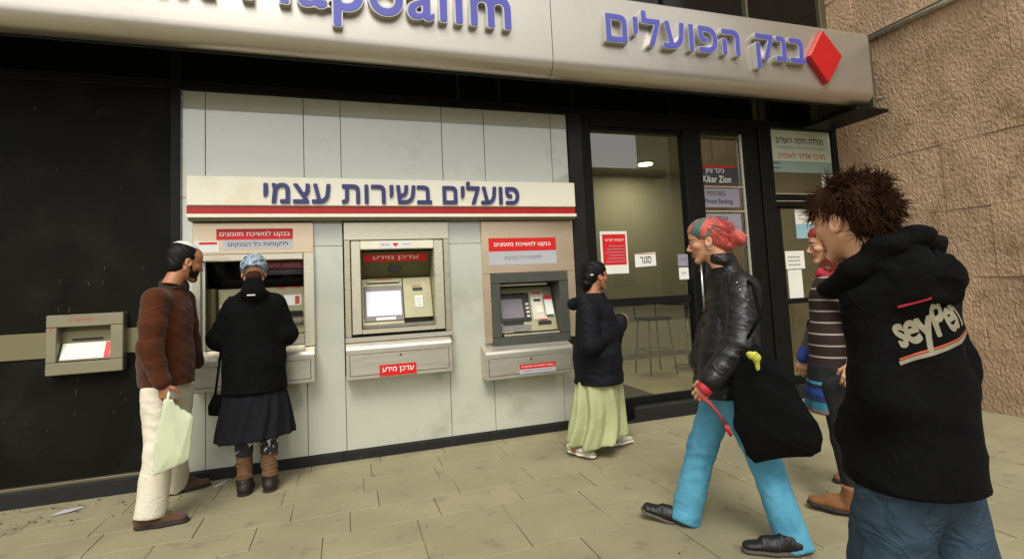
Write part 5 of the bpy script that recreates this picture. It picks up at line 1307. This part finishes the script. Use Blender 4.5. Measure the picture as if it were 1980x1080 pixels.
body(rw, J, hd, [hand_fn(J['wrR'], (-.2, .1, -1), (.5, .4, 0), 1, .8, .85), hand_fn(J['wrL'], (-.2, .1, -1), (.5, .5, 0), -1, .8, .85)], 'skin_pale', brow='hair_brown', bulk=.78)
top('knit_top', J, 'knit_striped', rw, .125, .125, .135, (2.691, -2.100, 0.746), .82, (.055, .05, .04), .3, .05, amp=.004, w=(6, 6, 20))
solid('cardigan_sleeve', fold(union([cap(J['shR'], J['elR'], .062, .052), cap(J['elR'], np.array(J['wrR']) * .8 + np.array(J['elR']) * .2, .052, .045)], .02), .005, (10, 10, 60), 4), *bounds([J['shR'], J['elR'], J['wrR']], .09), .008, 'cardigan_grey', rw)
w_, e_ = np.array(J['wrR']), np.array(J['elR']); solid('cuff', cap(w_ * .85 + e_ * .15, w_, .046, .040), *bounds([w_, e_], .07), .007, 'cuff_blue', rw)
skirt('skirt', 'skirt_striped', rw, (2.689, -2.100, 0.791), (2.672, -2.100, 0.521), .135, .16, .85, (.7, .7, 0), 6, .008, seed=4)
for q in 'LR':
    solid('legging', union([cap(J['hip' + q], J['kn' + q], .085, .058), cap(J['kn' + q], J['an' + q], .058, .045)], .02), *bounds([J['hip' + q], J['kn' + q], J['an' + q]], .11), .012, 'leggings', rw)
shoe(rw, (2.628, -2.280, 0.001), (2.472, -2.060, 0.021), 'boot_ochre', 'sole_dark', 1, .052, .085, boot=.15)
shoe(rw, (3.09, -2.06, 0), (2.91, -1.85, 0), 'boot_ochre', 'sole_dark', 1, .052, .085, boot=.15)
hc = union([ell(A3([-.014, 0, .037]), A3([.107, .086, .096])), ell(A3([.026, 0, .060]), A3([.072, .074, .067])), ell(A3([-.04, .045, -.10]), A3([.05, .045, .12])), ell(A3([-.04, -.045, -.10]), A3([.05, .045, .12])), ell(A3([-.07, 0, -.10]), A3([.05, .075, .13]))], .03)
hc = cut(hc, lambda P: (-(P[:, 0] - .045 - np.maximum(0, P[:, 2] - .02) * 1.2)).astype(np.float32), .008)
hr = solid('hair', fold(lambda P: hc(hd.loc(P)), .007, (50, 50, 22), 5), *bounds([hd.world(-.02, 0, -.06)], .24), .0065, 'hair_red', rw)
strands('loose_hair', 'hair_red', hr, hd, 1.07, 500, .20, .0026, lambda p, v: np.array([-.15 + v[0] * .2, v[1] * .5, -.9]), 6, .14, .8, region=lambda p: p[0] < .03 and p[2] < .09)
solid('scarf', fold(union([cap(np.array(J['neck']) + [-.06, .0, -.01], np.array(J['neck']) + [.02, -.08, -.02], .03, .03), cap(np.array(J['neck']) + [-.06, .0, -.01], np.array(J['neck']) + [.02, .08, -.02], .03, .03)], .02), .006, (60, 60, 40), 2), *bounds([J['neck']], .16), .006, 'leash_red', rw)

# ------------------------------------------------------------ boy in the black hoodie
mat('hoodie_black', '070707', .92, 0, .25, 8, spec=.12, bump=.4, bscale=180, wr=(7, .010, (1, 1, 1)))
mat('denim_blue', '33424f', .85, 0, .14, 12, spec=.15, bump=.5, bscale=200, wr=(9, .012, (1, 1, 1.4)), dirt=('1b2833', .5, .85), dscale=5)
mat('print_cream', '857e68', .8, 0, .12, 50); mat('stitch', '6d5c40', .8, 0, 0)
bo = np.array([1.42, -3.42, 0]); F5 = Fig(1.435, -3.42, -8)
J = dict(neck=F5(-.035, .080, 1.345), chest=F5(0, 0, 1.115), waist=F5(0, 0, .97), pelvis=F5(.0, 0, .82), shL=F5(0, .130, 1.235), shR=F5(0, -.140, 1.235),
         elL=F5(-.01, .140, 1.0), wrL=F5(.12, .05, .86), elR=F5(-.02, -.178, 1.03), wrR=F5(.12, -.12, .88),
         hipL=F5(0, .08, .80), hipR=F5(0, -.08, .80), knL=F5(.06, .10, .44), knR=F5(-.03, -.10, .44), anL=F5(.08, .10, .08), anR=F5(-.12, -.10, .09), toL=F5(.24, .11, .03), toR=F5(.06, -.11, .03))
by = person(1.42, -3.42, 'tousled boy in black hooded sweatshirt with back print and blue jeans')
hd = head_fn((1.311, -3.400, 1.454), (math.sin(math.radians(-4)), math.cos(math.radians(3)), -.10), (0, 0, 1), .89, 1.0)
body(by, J, hd, [], 'skin_pale', brow='hair_brown', bulk=.84)
nk = np.array(J['neck'])
hood_pts = [F5(.08, .165, 1.27), F5(.0, .180, 1.32), F5(-.055, .145, 1.375), F5(-.085, .06, 1.395), F5(-.07, -.04, 1.375)]
hood = union([cap(hood_pts[i], hood_pts[i + 1], .036, .036, (0, 0, 1), .8) for i in range(4)] + [cap(F5(-.065, .14, 1.305), F5(-.115, .03, 1.30), .038, .045), cap(F5(-.115, .02, 1.30), F5(-.085, -.065, 1.315), .045, .036), cap(F5(-.10, .08, 1.25), F5(-.112, -.01, 1.245), .030, .028)], .03)
hood = fold(hood, .006, (14, 14, 60), 5)
ob = top('hoodie', J, 'hoodie_black', by, .146, .148, .168, F5(0, .02, .765), .86, (.068, .062, .052), .99, .058, h=.008, amp=.006, w=(14, 14, 20), seed=9, extra=[cap(nk - [0, 0, .04], nk + [0, 0, .02], .10, .074), cap(J['shL'], nk - [0, 0, .03], .064, .07), cap(J['shR'], nk - [0, 0, .03], .064, .07)], ncut=.045)
solid('hood', hood, *bounds(hood_pts + [F5(-.14, -.12, 1.25), F5(-.09, -.19, 1.25)], .09), .007, 'hoodie_black', by)
trousers('jeans', J, 'denim_blue', by, .140, .096, .094, .092, (.03, .03), amp=.006, w=(20, 20, 40), seed=7, s=.75, topz=.78)
shoe(by, F5(0.0, .11, 0), F5(.27, .11, 0), 'shoe_black', 'sole_grey'); shoe(by, F5(-.20, -.11, 0), F5(.07, -.11, 0), 'shoe_black', 'sole_grey')
def messy(p, v):
    w1, w2 = math.sin(p[1] * 70 + p[2] * 40), math.sin(p[0] * 65 - p[2] * 50 + 1)
    return np.array([v[0] * .10, v[1] * .12, v[2] * .10]) + np.array([(.45 if p[0] > .03 else -.5) + .28 * w1, .30 * w2, (-.1 if p[2] > .09 else -.7) + .2 * w1])
hc = union([ell(A3([-.014, 0, .040]), A3([.102, .083, .092])), ell(A3([.026, 0, .060]), A3([.071, .073, .066])), ell(A3([-.055, 0, -.015]), A3([.055, .068, .058]))], .03)
hc = cut(hc, lambda P: (-(P[:, 0] - .045 - np.maximum(0, P[:, 2] - .05) * .9)).astype(np.float32), .008)
hc = cut(hc, lambda P: np.maximum(np.sqrt((P[:, 0] - .0) ** 2 + (P[:, 2] + .012) ** 2) - .032, -P[:, 0] * 0 - 1).astype(np.float32), .006)
hr = solid('hair', fold(lambda P: hc(hd.loc(P)) * .95, .006, (55, 55, 55), 5), *bounds([hd.c], .17), .006, 'hair_brown', by)
strands('loose_hair', 'hair_brown', hr, hd, 1.02, 3400, .062, .0027, messy, 12, .08, 1.4, 7, region=lambda p: (p[2] > -.055) and not (p[0] > .03 and p[2] < .05) and not (abs(p[0] - .0) < .035 and abs(p[2] + .012) < .04), lift=.03)
strands('fringe', 'hair_brown', hr, hd, 1.0, 420, .060, .0026, lambda p, v: np.array([.8, v[1] * .5, -.35]), 13, .15, 1.0, 5, region=lambda p: p[0] > .02 and p[2] > .06)
strands('tufts', 'hair_brown', hr, hd, 1.04, 60, .060, .0026, lambda p, v: np.array([v[0] * .5 - .5, v[1] * .4, v[2] * .6]), 17, .35, 2.6, 6, region=lambda p: p[2] > .02)
# back print projected on the cloth
bvh = BVHTree.FromPolygons([v.co.copy() for v in ob.data.vertices], [tuple(p.vertices) for p in ob.data.polygons])
def project(me, cx, cz, sx, sz, rot, lift=.003):
    """me in unit text coordinates -> on the back of the hoodie"""
    bk = -F5.f; rt_ = -F5.l; ca, sa = math.cos(rot), math.sin(rot)
    for v in me.vertices:
        a, b_ = v.co.x * sx, v.co.y * sz; a, b_ = a * ca - b_ * sa, a * sa + b_ * ca
        p = F5(0, 0, 0) + rt_ * (cx + a) + np.array([0, 0, cz + b_]) + bk * .6
        hit = bvh.ray_cast(Vector(p), Vector(-bk))
        v.co = (hit[0] + Vector(bk) * lift) if hit[0] is not None else Vector(p + (-bk) * .45)
    me.update(); return me
def subdiv(me, n=2):
    bm = bmesh.new(); bm.from_mesh(me); bmesh.ops.subdivide_edges(bm, edges=bm.edges, cuts=n, use_grid_fill=True); bm.to_mesh(me); bm.free(); return me
link('back_print', project(subdiv(text_mesh('seyPen', 0, .03, .9)), -.15, 1.125, .072, .115, .28), 'print_cream', by)
def bar(x0, x1, z0, z1):
    bm = bmesh.new(); N = 30; vs = [[bm.verts.new((x0 + (x1 - x0) * i / N, z, 0)) for i in range(N + 1)] for z in (z0, z1)]
    for i in range(N): bm.faces.new((vs[0][i], vs[0][i + 1], vs[1][i + 1], vs[1][i]))
    return bm_mesh(bm, 'print_stripe')
link('print_stripe', project(bar(-.01, .28, 0, .010), -.145, 1.085, 1, 1, .28), 'print_cream', by)
link('print_stripe', project(bar(-.01, .28, 0, .005), -.145, 1.097, 1, 1, .28), 'print_orange', by)
link('print_stripe', project(bar(-.01, .12, 0, .006), -.15, 1.225, 1, 1, .28), 'leash_red', by)
